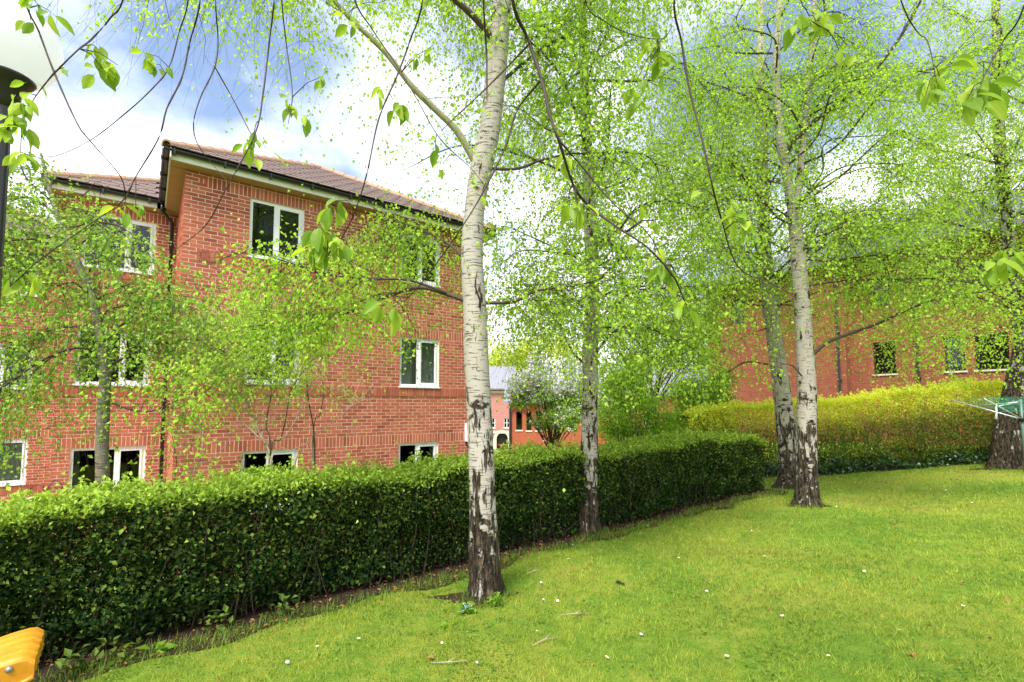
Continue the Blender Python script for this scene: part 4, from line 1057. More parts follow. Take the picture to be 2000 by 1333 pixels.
# ------------------------------------------------------------------ shrubs and trees beyond the hedge
def bush(name, label, cat, base_px, Y, blobs, leaf, mat, nleaf, stems=7, stem_r=.03, group=None, stem_mat='limb', extra=None, zones=None, aspect=.7):
    """blobs: (px, py, rx, ry) clumps in the picture, all near depth Y, given real depth; stems run from one foot to every clump"""
    p = at(base_px, 800, Y); gb = np.array([p[0], p[1], float(gz(p[0], p[1]))])
    root = thing(name, tuple(gb), 0, label, cat, group)
    LP = []; k_ = F_PX / Y
    area = sum(b[2] * b[3] for b in blobs)
    tr = MB(); cm = np.mean([at(b[0], b[1], Y) for b in blobs], 0)
    if stem_r > .04:
        for q_ in (.42, .52): fk = np.array([0, 0, (cm[2] - gb[2]) * q_]) + (cm - gb) * [.35, .35, 0]; tr.tube([(0, 0, -.1), tuple(fk * .5 + [.05, 0, 0]), tuple(fk)], [stem_r * 1.2, stem_r, stem_r * .6], 8)
    for b in blobs:
        rx, ry = b[2] / k_, b[3] / k_; c = at(b[0], b[1], Y + random.uniform(-.6, .6) * rx); n = int(nleaf * b[2] * b[3] / area)
        sub = max(5, int(n / 130)); cc = rng.normal(size=(sub, 3)); cc = unit(cc) * rng.uniform(.35, 1.0, (sub, 1)) * [rx, rx * .9, ry]
        q = rng.integers(0, sub, n); LP.append(c + cc[q] + rng.normal(size=(n, 3)) * np.array([.26 * rx, .26 * rx, .2 * ry]))
        for m in range(3):
            e = c + cc[m % sub] * .7; mid = gb * .5 + e * .5 + rng.normal(size=3) * .1 * rx + [0, 0, .2 * ry]
            fork = np.array([0, 0, (cm[2] - gb[2]) * (.42 + .1 * (m % 2))]) + (cm - gb) * [.35, .35, 0] if stem_r > .04 else rng.normal(size=3) * [.12, .12, 0]
            if stem_r > .04: tr.tube([tuple(fork), tuple((fork + e - gb) / 2 + rng.normal(size=3) * .08 * rx), tuple(e - gb)], [stem_r * .5, stem_r * .32, stem_r * .1], 6)
            else: tr.tube([tuple(x) for x in (fork + [0, 0, -.1], mid - gb, e - gb)], [stem_r, stem_r * .6, stem_r * .2], 6)
    tr.build('trunk', M[stem_mat], root, True)
    LP = np.concatenate(LP); LP = LP[LP[:, 2] > gz(LP[:, 0], LP[:, 1]) + .02]
    if zones: LP, _ = thin(LP, LP, zones)
    D = unit(rng.normal(size=LP.shape) + [0, 0, -.25])
    if extra:
        frac, m2, s2 = extra; g = rng.uniform(0, 1, len(LP)) < frac * (0.35 + 1.3 * (LP[:, 2] > np.median(LP[:, 2])))
        B = LP[g]; LP, D = LP[~g], D[~g]
        Q = np.repeat(B, 3, 0) + rng.normal(size=(len(B) * 3, 3)) * .035
        new_obj('flowers', leaf_mesh('flowers', Q - gb, rng.normal(size=Q.shape), s2 * rng.uniform(.7, 1.2, len(Q)), .95, .2), root, M[m2], kind='stuff')
    new_obj('crown', leaf_mesh('crown', LP - gb, D, leaf * rng.uniform(.6, 1.3, len(LP)), aspect), root, M[mat], kind='stuff')
    return root
bush('blossom_tree', 'spreading tree covered in white blossom beyond the green hedge', 'tree', 1075, 16.5, [(1040, 745, 40, 38), (1010, 785, 32, 26), (1075, 770, 48, 36), (1120, 740, 45, 40), (1085, 820, 40, 30), (1120, 800, 36, 36), (1060, 715, 25, 22), (1150, 780, 40, 40)], .085, 'shrub_leaf', 15000, stem_r=.05, extra=(.36, 'blossom', .07))
bush('shrub', 'dense bright green shrub behind the slender birch', 'shrub', 1215, 12.5, [(1205, 820, 45, 36), (1250, 800, 48, 45), (1200, 760, 36, 42), (1240, 735, 40, 42), (1290, 830, 42, 32), (1240, 850, 70, 22)], .062, 'shrub_leaf', 15000, stem_r=.03)
bush('shrub', 'light green shrub between the slender birch and the golden hedge', 'shrub', 1345, 13.2, [(1330, 830, 42, 34), (1370, 800, 45, 42), (1400, 760, 38, 40), (1340, 770, 40, 42), (1390, 840, 40, 24), (1415, 825, 25, 22)], .066, 'shrub_leaf', 15000, stem_r=.03)
bush('leafy_tree', 'loose green tree rising behind the two shrubs', 'tree', 1265, 18, [(1230, 690, 55, 50), (1300, 680, 60, 55), (1265, 620, 55, 50), (1350, 700, 50, 55), (1195, 640, 40, 45), (1330, 620, 50, 45), (1380, 640, 40, 55)], .085, 'shrub_leaf', 15000, stem_r=.06)
bush('willow_tree', 'distant pale yellow green tree above the pink house', 'tree', 985, 85, [(985, 715, 28, 44), (962, 705, 24, 40), (1012, 700, 30, 48), (1045, 690, 38, 52), (1095, 700, 40, 48)], .36, 'far_leaf', 11000, stem_r=.4)
bush('far_tree', 'distant green tree beyond the slate roofed house', 'tree', 1280, 75, [(1240, 735, 40, 40), (1300, 725, 46, 44), (1360, 735, 44, 44), (1180, 735, 44, 40)], .40, 'shrub_leaf', 5200, stem_r=.4)
# pale-stemmed shrub against the block
def stem_shrub(label, Y, base_px, lines, leafy, nl, group=None):
    p = at(base_px, 900, Y); gb = np.array([p[0], p[1], float(gz(p[0], p[1]))])
    root = thing('stem_shrub', tuple(gb), 0, label, 'shrub', group)
    L = []
    for (pts, r, mk) in lines:
        w = [at(a, b, Y + random.uniform(-.15, .15)) for (a, b) in pts]; w = [gb * .75 + w[0] * .25 + [0, 0, 0.0]] + w; w[0] = gb - [0, 0, .05]
        new_obj('stem', limb_mesh('stem', w, r, r * .3, gb, 6), root, M[mk])
        a, l = resample(w[1:]); L.append(a)
    B, Tw, LP, LD = limb_foliage(np.array(L)[leafy], np.full(len(leafy), 1.0), nl, .55, 4, .4, -.1, .3, 7, .35)
    LP, LD = thin(LP, LD, [(430, 800, 760, 960, .12), (430, 760, 600, 820, .5), (600, 690, 960, 800, .3), (330, 830, 430, 960, .1), (300, 400, 480, 540, .25)])
    v1, q1 = batch_tubes(B - gb, np.linspace(.005, .002, 6)[None].repeat(len(B), 0)); v2, q2 = batch_tubes(Tw - gb, np.linspace(.002, .001, 6)[None].repeat(len(Tw), 0))
    new_obj('twigs', mesh_np('twigs', np.concatenate([v1, v2]), np.concatenate([q1, q2 + len(v1)])), root, M['pale_stem'], kind='stuff')
    new_obj('leaves', leaf_mesh('leaves', LP - gb, LD, .055 * rng.uniform(.6, 1.3, len(LP)), .7), root, M['birch_leaf'], kind='stuff')
stem_shrub('many stemmed shrub with forked bare stems before the ground floor window', 8.0, 527,
    [([(527, 960), (527, 888), (505, 842), (486, 790), (470, 720), (462, 650)], .022, 'pale_stem'), ([(528, 892), (560, 850), (588, 800), (600, 762), (640, 722)], .014, 'pale_stem'), ([(527, 890), (547, 860), (558, 820), (570, 760), (612, 700)], .016, 'limb'),
     ([(527, 900), (500, 850), (470, 820), (440, 760), (410, 690), (390, 620)], .015, 'pale_stem'), ([(528, 888), (520, 830), (530, 760), (520, 680), (500, 600)], .016, 'limb'), ([(530, 900), (570, 880), (605, 862)], .010, 'pale_stem')], [0, 3, 4, 2, 0, 3, 4], 34)
stem_shrub('thin shrub with dark crossing stems against the brick wall', 8.6, 612,
    [([(614, 930), (613, 845), (604, 790), (601, 750), (622, 690), (642, 650)], .018, 'limb'), ([(575, 930), (603, 862), (642, 832), (700, 782), (730, 750)], .013, 'pale_stem'), ([(612, 850), (625, 810), (632, 760), (618, 715), (605, 690)], .012, 'limb'), ([(610, 880), (600, 830), (585, 790), (590, 740), (575, 690)], .012, 'pale_stem')], [0, 1, 2], 10)
stem_shrub('pale bent stems of a climbing shrub at the corner of the block', 7.4, 372,
    [([(368, 950), (390, 900), (393, 852), (385, 815), (368, 780)], .016, 'pale_stem'), ([(376, 940), (410, 900), (440, 870), (456, 836)], .013, 'pale_stem'), ([(342, 950), (345, 905), (338, 860), (330, 820)], .010, 'limb')], [0, 2], 8)
# ------------------------------------------------------------------ grass, daisies and litter on the lawn
def lawn_points(n, ylo, yhi):
    y = rng.uniform(ylo, yhi, n); x = rng.uniform(-1.12 * y - .4, 1.16 * y + 1.5)
    s = (x - H0[0]) * V[0] + (y - H0[1]) * V[1]; t = (x - H0[0]) * U[0] + (y - H0[1]) * U[1]
    yf = YH0[1] + (x - YH0[0]) * (YH1[1] - YH0[1]) / (YH1[0] - YH0[0])
    ok = (y < yf - .02) & ((s < -.10 - .12 * rng.uniform(0, 1, n)) | (t > 10.5))
    for b, r in ((b1, .15), (b2, .15), (b3, .17), (b4, .15), (b5, .36)):
        ok &= np.hypot(x - b[0], y - b[1]) > r
    return x[ok], y[ok]
GV = []; GF = []; GR = []; off = 0
def patch(x, y, f, k): return np.array([mnoise.noise(Vector((a * f, b * f, k))) for a, b in zip(x, y)])
for (n, ylo, yhi, w, h) in ((215000, 1.5, 4.2, .0042, .030), (150000, 4.2, 7.0, .0062, .034), (98000, 7.0, 12.2, .010, .040)):
    x, y = lawn_points(n, ylo, yhi); m = len(x)
    p1 = patch(x, y, .9, 0.0); p2 = patch(x, y, 3.3, 4.0); p3 = patch(x, y, 11.0, 7.0)
    keep = rng.uniform(0, 1, m) < np.clip(.68 + 1.0 * p2 + .9 * p3, .06, 1); x, y, p1, p2, p3 = x[keep], y[keep], p1[keep], p2[keep], p3[keep]; m = len(x)
    z = gz(x, y); az = rng.uniform(0, 2 * math.pi, m); H = h * rng.uniform(.45, 1.45, m) * (1 + .25 * np.clip(p2, -1, 1)); ln = rng.uniform(.2, 1.1, m) * H
    dx, dy = np.cos(az), np.sin(az); la = rng.uniform(0, 2 * math.pi, m)
    a = np.stack([x - dx * w / 2, y - dy * w / 2, z - .003], 1); b = np.stack([x + dx * w / 2, y + dy * w / 2, z - .003], 1); c = np.stack([x + np.cos(la) * ln, y + np.sin(la) * ln, z + H], 1)
    GV.append(np.stack([a, b, c], 1).reshape(-1, 3)); GF.append(np.arange(m * 3).reshape(m, 3) + off); off += m * 3
    GR.append(np.clip(.48 + .40 * p1 + .45 * p2 + .35 * p3 + rng.normal(size=m) * .26, 0, 1))
new_obj('grass', mesh_np('grass', np.concatenate(GV), np.concatenate(GF), {'rnd': np.concatenate(GR)}), None, M['grass'], label='short mossy lawn grass between the two hedges', cat='grass', kind='stuff')
# clover and moss leaves
x, y = lawn_points(60000, 1.9, 9.5); c1 = patch(x, y, 1.7, 21.0) + .6 * patch(x, y, 5.1, 33.0); g_ = c1 > .12; x, y = x[g_], y[g_]; m = len(x)
P = np.stack([x, y, gz(x, y) + rng.uniform(.008, .03, m)], 1)
new_obj('clover', leaf_mesh('clover', P, rng.normal(size=(m, 3)) * [1, 1, .2], .017 * rng.uniform(.6, 1.4, m), .95, .1, rng.uniform(0, .55, m), rng.normal(size=(m, 3)) * .3 + [0, 0, 1.0]), None, M['grass'], label='patches of low dark clover in the lawn', cat='clover', kind='stuff')
# longer tufts along the bed edge
n = 5200; t = rng.uniform(-1.0, 10.4, n); s = -.22 + rng.normal(size=n) * .09 + .06 * np.sin(t * 5); q = H0 + np.outer(t, U) + np.outer(s, V)
for b_, r_ in ((b1, .17), (b2, .17), (b3, .19), (b4, .17), (b5, .36)):
    a = rng.uniform(0, 6.28, 420); rr_ = r_ * (1 + np.abs(rng.normal(size=420)) * .35 + .15 * np.sin(3 * a)); q = np.concatenate([q, np.stack([b_[0] + np.cos(a) * rr_, b_[1] + np.sin(a) * rr_], 1)])
n = len(q); z = gz(q[:, 0], q[:, 1])
a = rng.uniform(0, 6.28, n); H = rng.uniform(.03, .11, n); w = .006
tv = np.stack([np.stack([q[:, 0] - np.cos(a) * w / 2, q[:, 1] - np.sin(a) * w / 2, z], 1), np.stack([q[:, 0] + np.cos(a) * w / 2, q[:, 1] + np.sin(a) * w / 2, z], 1), np.stack([q[:, 0] + np.sin(a) * H * .6, q[:, 1] - np.cos(a) * H * .6, z + H], 1)], 1)
new_obj('edge_grass', mesh_np('edge_grass', tv.reshape(-1, 3), np.arange(3 * n).reshape(n, 3), {'rnd': rng.uniform(0, .5, n)}), None, M['grass'], label='longer grass tufts along the hedge bed and round the birch feet', cat='grass', kind='stuff')
# bare soil round the birch feet
for (b_, rx_, ry_, ox_) in ((b1, .36, .22, -.10), (b2, .24, .18, 0), (b3, .30, .2, .06), (b4, .24, .18, -.05), (b5, .6, .4, 0)):
    V_ = [(b_[0] + ox_, b_[1], float(gz(b_[0] + ox_, b_[1])) + .030)]; nn_ = 40
    for r_ in (.5, 1.0):
        for k in range(nn_):
            a = 2 * math.pi * k / nn_; w_ = r_ * (1 + .28 * math.sin(3 * a + b_[0]) + .18 * math.sin(7 * a) + .1 * math.sin(13 * a + 2)); x_, y_ = b_[0] + ox_ + rx_ * w_ * math.cos(a), b_[1] + ry_ * w_ * math.sin(a)
            V_.append((x_, y_, float(gz(x_, y_)) + (.022 if r_ < 1 else -.004)))
    F_ = [(0, 1 + k, 1 + (k + 1) % nn_) for k in range(nn_)] + [t_ for k in range(nn_) for t_ in ((1 + k, 1 + nn_ + k, 1 + nn_ + (k + 1) % nn_), (1 + k, 1 + nn_ + (k + 1) % nn_, 1 + (k + 1) % nn_))]
    new_obj('bare_soil', mesh_np('bare_soil', V_, F_, smooth=True), None, M['soil'], kind='structure')
# daisies
mb = MB()
for k in range(9):
    a = 2 * math.pi * k / 9; c, s_ = math.cos(a), math.sin(a)
    mb.poly([(c * .003, s_ * .003, .036), (c * .011 - s_ * .004, s_ * .011 + c * .004, .039), (c * .014, s_ * .014, .038), (c * .011 + s_ * .004, s_ * .011 - c * .004, .039)], 0)
mb.lathe([(.0001, .041), (.0035, .0405), (.0045, .037)], 8, 1); mb.tube([(0, 0, 0), (.001, .001, .036)], .0008, 4, 2)
daisy = mb.mesh('daisy')
for m_ in ('petal', 'pollen', 'grass'): daisy.materials.append(M[m_])
spots = [(1090, 1178), (1112, 1096), (1118, 1068), (1128, 1070), (1262, 1000), (1335, 1012), (1265, 1030), (1056, 1142), (1060, 1176), (1005, 1050), (1290, 1022), (1325, 1094), (1620, 985), (1635, 992), (1642, 985), (1600, 1002), (1622, 958), (1640, 960), (1700, 1010), (1470, 1040), (1490, 1090), (1560, 1025), (1800, 1000), (1850, 960), (1900, 985), (1380, 1160), (1530, 1210), (1690, 1120), (1250, 1245), (1180, 1290), (1050, 1240), (930, 1300), (860, 1260), (1620, 1290), (1760, 1240), (1880, 1190), (700, 1255), (620, 1270), (560, 1300), (1420, 1290), (1340, 1220), (1960, 1040), (1720, 955), (1750, 975)]
for (a, b) in spots:
    p = ground_hit(a, b); o = new_obj('daisy', daisy, loc=tuple(p - [0, 0, .01]), label='small white daisy open among the lawn grass', cat='daisy', group='daisies scattered over the lawn')
    o.rotation_euler = (random.uniform(-.3, .3) - .25, random.uniform(-.3, .3), random.uniform(0, 6)); k = random.uniform(.6, 1.1); o.scale = (k, k, 1)
# fallen twigs
for (p0, p1, lab) in (((842, 1300), (912, 1298), 'straight pale fallen twig lying on the lawn by the birch foot'), ((1040, 1266), (1088, 1251), 'short bent fallen twig in the foreground grass'), ((1095, 1206), (1150, 1203), 'grey fallen twig on the lawn beside a darker one'), ((1120, 1212), (1148, 1200), 'dark short fallen twig crossing the grey one'), ((1028, 1125), (1056, 1117), 'thin yellowish fallen twig near the largest birch')):
    a, b = ground_hit(*p0) + [0, 0, .018], ground_hit(*p1) + [0, 0, .022]; mid = (a + b) / 2 + [random.uniform(-.01, .01), random.uniform(-.02, .02), .006]
    gb = a.copy(); mb = MB(); mb.tube([tuple(a - gb), tuple(mid - gb), tuple(b - gb)], [.0025, .0032, .002], 6); mb.tube([tuple(mid - gb), tuple(mid - gb + (b - a) * .2 + [0, .03, .012])], [.003, .0015], 5)
    mb.build('fallen_twig', M['pale_stem'] if 'dark' not in lab[:4] else M['limb'], None, True, loc=tuple(gb), label=lab, cat='twig', group='fallen twigs')
# brown fallen leaves (uncountable litter along the bed and lawn)
n = 900; t = rng.uniform(-1, 10.4, n); s = rng.uniform(-.34, .5, n); q = H0 + np.outer(t, U) + np.outer(s, V)
x2, y2 = lawn_points(900, 2.0, 9.0); q = np.concatenate([q, np.stack([x2, y2], 1)[:90]]); P = np.stack([q[:, 0], q[:, 1], gz(q[:, 0], q[:, 1]) + .02], 1)
new_obj('leaf_litter', leaf_mesh('leaf_litter', P, rng.normal(size=P.shape) * [1, 1, .15], .045 * rng.uniform(.5, 1.2, len(P)), .6, .25, None, rng.normal(size=P.shape) * .35 + [0, 0, 1.0]), None, M['dead_leaf'], label='brown fallen leaves littering the bed and lawn', cat='leaf litter', kind='stuff')
# low plants
def rosette(name, label, cat, px_, py_, n, leaf, h, mat='shrub_leaf', flowers=0, spread=.10):
    p = ground_hit(px_, py_); root = thing(name, tuple(p), 0, label, cat)
    a = rng.uniform(0, 6.28, n); D = np.stack([np.cos(a), np.sin(a), rng.uniform(.1, 1.2, n) * h], 1); P = rng.normal(size=(n, 3)) * [spread * .4, spread * .4, 0] + [0, 0, .01]; P[:, 2] += rng.uniform(0, spread * h, n)
    new_obj('leaves', leaf_mesh('leaves', P, D, leaf * rng.uniform(.6, 1.2, n), .55, .15, rng.uniform(.0, .5, n), rng.normal(size=(n, 3)) * .3 + [0, 0, 1.0]), root, M[mat])
    if flowers:
        Q = rng.normal(size=(flowers * 5, 3)) * .004 + np.repeat(rng.normal(size=(flowers, 3)) * [spread * .5, spread * .5, .01] + [0, -.02, spread * .9], 5, 0)
        new_obj('flowers', leaf_mesh('flowers', Q, rng.normal(size=Q.shape), .010, 1.0, .1), root, M['blue_petal'])
    return root
rosette('forget_me_not', 'small clump with pale blue flowers at the foot of the largest birch', 'plant', 912, 1198, 60, .055, .8, flowers=9, spread=.07)
rosette('weed', 'feathery green weed growing against the trunk of the largest birch', 'plant', 966, 1186, 46, .05, 1.2, spread=.07)
rosette('dock_weed', 'pair of broad pale leaves in the bed edge beside the green hedge', 'plant', 300, 1280, 9, .12, .5, spread=.06)
rosette('dock_weed', 'broad leaved weed lying flat in the lawn left of the birch foot', 'plant', 870, 1225, 8, .07, .15, spread=.04)
rosette('dock_weed', 'flat dark leaved weed alone in the middle of the lawn', 'plant', 1212, 1142, 7, .07, .15, 'ivy_leaf', spread=.04)
WL = ['bushy green weed at the hedge foot beside the yellow ribbed grit bin', 'tall leafy weed at the hedge foot, larger than its neighbours', 'ragged leafy weed in the bed between two dark stems', 'leafy weed at the hedge foot close behind the largest birch', 'low leafy weed next to the pair of broad pale leaves', 'small weed sprouting from leaf litter in the hedge bed', 'smallest leafy weed in the shaded hedge bed']
for i, (a, b, n_) in enumerate([(150, 1318, 50), (640, 1150, 40), (555, 1205, 30), (760, 1120, 30), (240, 1290, 30), (430, 1230, 30), (700, 1148, 20)]):
    p = ground_hit(a, b); o = rosette('bed_weed', WL[i], 'plant', a, b, n_, .075, 1.0, 'hedge_leaf', spread=.14); o['group'] = 'weeds along the hedge foot'

# ------------------------------------------------------------------ globe lamp post
lx, ly = -3.22, 2.98; lz = float(gz(lx, ly))
lamp = thing('globe_lamp', (lx, ly, lz), 0, 'black lamp post with a white opal globe beside the hedge', 'lamp')
gc = at(14, 86, ly)[2] - lz; rg = .265
mb = MB(); mb.lathe([(.0001, 0), (.11, 0), (.11, .05), (.075, .10), (.062, .9), (.058, .95), (.05, 1.0), (.04, gc - rg - .28), (.038, gc - rg - .10)], 20); mb.build('post', M['black_metal'], lamp, True)
mb = MB(); mb.lathe([(.038, gc - rg - .16), (.075, gc - rg - .12), (.078, gc - rg - .03), (.10, gc - rg - .01), (.135, gc - rg + .025), (.142, gc - rg + .04), (.13, gc - rg + .045)], 28); mb.build('collar', M['black_metal'], lamp, True)
mb = MB(); mb.lathe([(rg * math.cos(a), gc + rg * math.sin(a)) for a in np.linspace(-.98, 1.5707, 26)], 48); mb.build('globe', M['globe'], lamp, True)

# ------------------------------------------------------------------ yellow grit bins
def grit_bin(loc, rz, label, L=.42, W=.62):
    """local x: front to hinge (high side), local y: along the bin; arched lid with ribs running front to back"""
    root = thing('grit_bin', loc, rz, label, 'grit bin', 'yellow grit bins')
    n, m = 22, 41
    def prof(f): return .36 + .26 * math.sin(f * 1.62) ** .9 if f > 0 else .36       # lid height from front (0) to hinge (1)
    def skirt(f): return .27 + .245 * f
    # body, tapering to the foot
    mb = MB()
    for i in range(n):
        f, g_ = i / n, (i + 1) / n; xa, xb = -W / 2 + .03 + (W - .06) * f, -W / 2 + .03 + (W - .06) * g_
        for (yt, yb) in ((-L / 2 + .025, -L / 2 + .06), (L / 2 - .025, L / 2 - .06)):
            mb.poly([(xa * .9, yb, 0), (xb * .9, yb, 0), (xb, yt, skirt(g_) + .01), (xa, yt, skirt(f) + .01)])
    for s_ in (-1, 1):
        x = s_ * (W / 2 - .03); z = skirt(1 if s_ > 0 else 0) + .01
        mb.poly([(x * .9, -L / 2 + .06, 0), (x * .9, L / 2 - .06, 0), (x, L / 2 - .025, z), (x, -L / 2 + .025, z)])
    mb.poly([(s_ * .27 * W / .62, y_, .002) for s_, y_ in ((-1, -L / 2 + .06), (1, -L / 2 + .06), (1, L / 2 - .06), (-1, L / 2 - .06))])
    mb.build('body', M['bin'], root)
    # rolled rim under the lid
    mb = MB()
    for y_ in (-L / 2 - .006, L / 2 + .006):
        mb.tube([(-W / 2 + W * i / n, y_ * .98, skirt(i / n)) for i in range(n + 1)], .011, 8)
    mb.build('rim', M['bin'], root, True)
    # lid
    mb = MB()
    for j in range(m):
        v = j / (m - 1); y = -L / 2 + L * v; e = min(v, 1 - v) * L
        for i in range(n + 1):
            f = i / n; x = -W / 2 + W * f; rib = .004 * max(0, math.cos(v * 2 * math.pi * 5)) ** .6 * min(1, e / .03)
            rnd = .022 * (1 - math.sqrt(max(0, 1 - (1 - min(e / .03, 1)) ** 2))); bk = .03 * max(0, (f - .93) / .07) ** 2
            mb.v.append((x + .006 * rib / .006 * (f > .97), y, prof(f) + rib - rnd - bk))
    for j in range(m - 1):
        for i in range(n): a_ = j * (n + 1) + i; mb.f.append((a_, a_ + 1, a_ + n + 2, a_ + n + 1)); mb.m.append(0)
    for y_, j in ((-L / 2, 0), (L / 2, m - 1)):
        for i in range(n):
            p_, q_ = mb.v[j * (n + 1) + i], mb.v[j * (n + 1) + i + 1]; mb.poly([(p_[0], y_, skirt(i / n)), (q_[0], y_, skirt((i + 1) / n)), q_, p_])
    for j in range(m - 1):
        p_, q_ = mb.v[j * (n + 1) + n], mb.v[(j + 1) * (n + 1) + n]; mb.poly([(p_[0], p_[1], skirt(1)), (q_[0], q_[1], skirt(1)), q_, p_])
    lid = mb.build('lid', M['bin'], root, True)
    for po in lid.data.polygons: po.use_smooth = len(po.vertices) == 4 and po.index < (m - 1) * n
    mb = MB(); mb.box(.10, .115, -.035, -.012, .575, .606); mb.build('hasp_slot', M['black_metal'], lid)
    mb = MB(); mb.lathe([(.0001, .010), (.010, .008), (.015, .002), (.015, -.005)], 12); o = mb.build('rivet', M['grey_metal'], lid, True, loc=(W / 2 - .085, -L / 2, .575)); o.rotation_euler = (R(90), 0, 0)
    return root
BA = R(39)
ax_, ay_ = np.array([math.cos(BA), math.sin(BA)]), np.array([-math.sin(BA), math.cos(BA)])
pc = at(68, 1288, 2.40); bl = pc[:2] - ax_ * .31 + ay_ * .21
grit_bin((bl[0], bl[1], pc[2] - .595), BA, 'yellow ribbed grit bin standing on the lawn by the near end of the green hedge')
pb = at(1763, 880, 13.6)
grit_bin((pb[0], pb[1], float(gz(pb[0], pb[1]))), R(70), 'yellow grit bin glimpsed through the golden hedge', .8)

# ------------------------------------------------------------------ rotary clothes dryer
YD_ = Y5 - .8
pd = at(1996, 818, YD_); dz = float(gz(pd[0], pd[1])); hub = pd[2] - dz
dry = thing('rotary_dryer', (pd[0], pd[1], dz), 0, 'rotary clothes dryer with green lines standing before the old birch', 'clothes dryer')
mb = MB(); mb.tube([(0, 0, -.05), (0, 0, hub + .40)], .022, 12); mb.build('post', M['green_post'], dry, True)
mb = MB(); mb.tube([(0, 0, hub - .06), (0, 0, hub + .05)], .05, 12); mb.build('hub', M['black_metal'], dry, True)
tips = []
for k in range(4):
    a = R(200 + 90 * k); tip = (1.22 * math.cos(a), 1.22 * math.sin(a), hub + .40); tips.append(tip)
    mb = MB(); mb.tube([(.04 * math.cos(a), .04 * math.sin(a), hub), tip], .014, 8); mb.build('arm', M['galv'], dry, True)
    mid = (tip[0] * .62, tip[1] * .62, hub + .42 * .62)
    mb = MB(); mb.tube([mid, (0.02 * math.cos(a), .02 * math.sin(a), hub + .34)], .008, 6); mb.build('stay', M['galv'], dry, True)
mb = MB()
for f in np.linspace(.30, .985, 11):
    q = [(t_[0] * f, t_[1] * f, hub + .42 * f + .02) for t_ in tips]
    for k in range(4):
        p, r_ = q[k], q[(k + 1) % 4]; mb.tube([p, ((p[0] + r_[0]) / 2, (p[1] + r_[1]) / 2, p[2] - .012), r_], .0032, 4, caps=False)
mb.build('washing_lines', M['green_line'], dry)
mb = MB(); p = (tips[0][0] * .70, tips[0][1] * .70, hub + .42 * .70); mb.tube([(p[0], p[1], p[2]), (p[0], p[1], p[2] - .16), (p[0] - .02, p[1], p[2] - .30)], [.012, .015, .024], 8); mb.build('tie_strap', M['white_pvc'], dry, True)

# ------------------------------------------------------------------ bird feeder hooks behind the hedge
pf = at(88, 985, 6.4); fz = float(gz(pf[0], pf[1]))
bf = thing('bird_feeder_pole', (pf[0], pf[1], fz), 0, 'black bird feeder pole with two curled hooks behind the hedge', 'bird feeder')
top = at(88, 958, 6.4)[2] - fz
mb = MB(); mb.tube([(0, 0, -.05), (0, 0, top)], .014, 8); mb.tube([(0, 0, top - .15), (0, 0, top)], .022, 8); mb.build('pole', M['black_metal'], bf, True)
for sg in (-1, 1):
    mb = MB(); mb.tube([(sg * .01, 0, top - .02), (sg * .04, 0, top + .05), (sg * .10, 0, top + .10 + .03 * sg), (sg * .17, 0, top + .08 + .03 * sg), (sg * .215, 0, top + .02 + .03 * sg), (sg * .20, 0, top - .02 + .03 * sg)], .0045, 6); mb.build('hook', M['black_metal'], bf, True)
mb = MB(); mb.lathe([(.0001, .02), (.05, .012), (.10, 0), (.11, .015), (.105, .018)], 16); mb.build('feeder_tray', M['white_pvc'], bf, True, loc=(-.23, 0, top - .12))

# ------------------------------------------------------------------ overhanging cherry tree (trunk stands behind the camera)
cb = np.array([2.1, -2.0, float(gz(2.1, -2.0))])
cherry = thing('cherry_tree', tuple(cb), 0, 'cherry tree with thin dark branches and large leaves hanging over the lawn', 'tree')
new_obj('trunk', trunk_mesh('trunk', [cb - [0, 0, .05], cb + [-.05, .05, 1.2], cb + [-.1, .2, 2.3], cb + [-.3, .5, 3.4]], [.14, .12, .105, .09], cb, 20, .1), cherry, M['limb'])
ZL = ZC + 2.35
limbs_c = [[cb + [-.3, .5, 3.3], np.array([1.3, .2, ZL + .2]), np.array([.6, 1.4, ZL]), np.array([-.4, 1.9, ZL - .05]), np.array([-1.5, 2.0, ZL]), np.array([-2.5, 2.0, ZL])],
           [cb + [-.3, .5, 3.3], np.array([1.9, .2, ZL + .2]), np.array([2.0, 1.3, ZL]), np.array([2.6, 1.9, ZL]), np.array([3.4, 2.2, ZL])],
           [cb + [-.3, .5, 3.3], np.array([1.5, .6, ZL + .1]), np.array([1.1, 1.6, ZL]), np.array([.7, 2.4, ZL])]]
LS = []
for l in limbs_c:
    new_obj('limb', limb_mesh('limb', l, .055, .016, cb, 10), cherry, M['limb']); LS.append(catmull(l, .05))
LS = np.concatenate(LS)
# cherry leaf: pointed, folded along the midrib, drooping tip
def make_leaf():
    mb = MB(); n = 7; L = .085
    rows = []
    for i in range(n + 1):
        f = i / n; w = .021 * (math.sin(math.pi * min(f * 1.02, 1)) ** .75) * (1 - .35 * (f - .5)) if 0 < i < n else 0.0008
        y = L * f + .012; z = -.022 * f * f; e = .0013 if i % 2 else 0
        rows.append([(-w - e, y, z + w * .38), (-w * .5, y, z + w * .12), (0, y, z), (w * .5, y, z + w * .12), (w + e, y, z + w * .38)])
    for i in range(n):
        for k in range(4): mb.poly([rows[i][k], rows[i][k + 1], rows[i + 1][k + 1], rows[i + 1][k]])
    mb.tube([(0, 0, 0), (0, .014, 0)], .0009, 4, caps=False)
    return mb
leaf_v = []
for q in (.15, .45, .75, .95):
    me = make_leaf().mesh('leaf', True); a_ = me.attributes.new('rnd', 'FLOAT', 'FACE'); a_.data.foreach_set('value', [q] * len(me.polygons)); me.materials.append(M['cherry_leaf']); leaf_v.append(me)
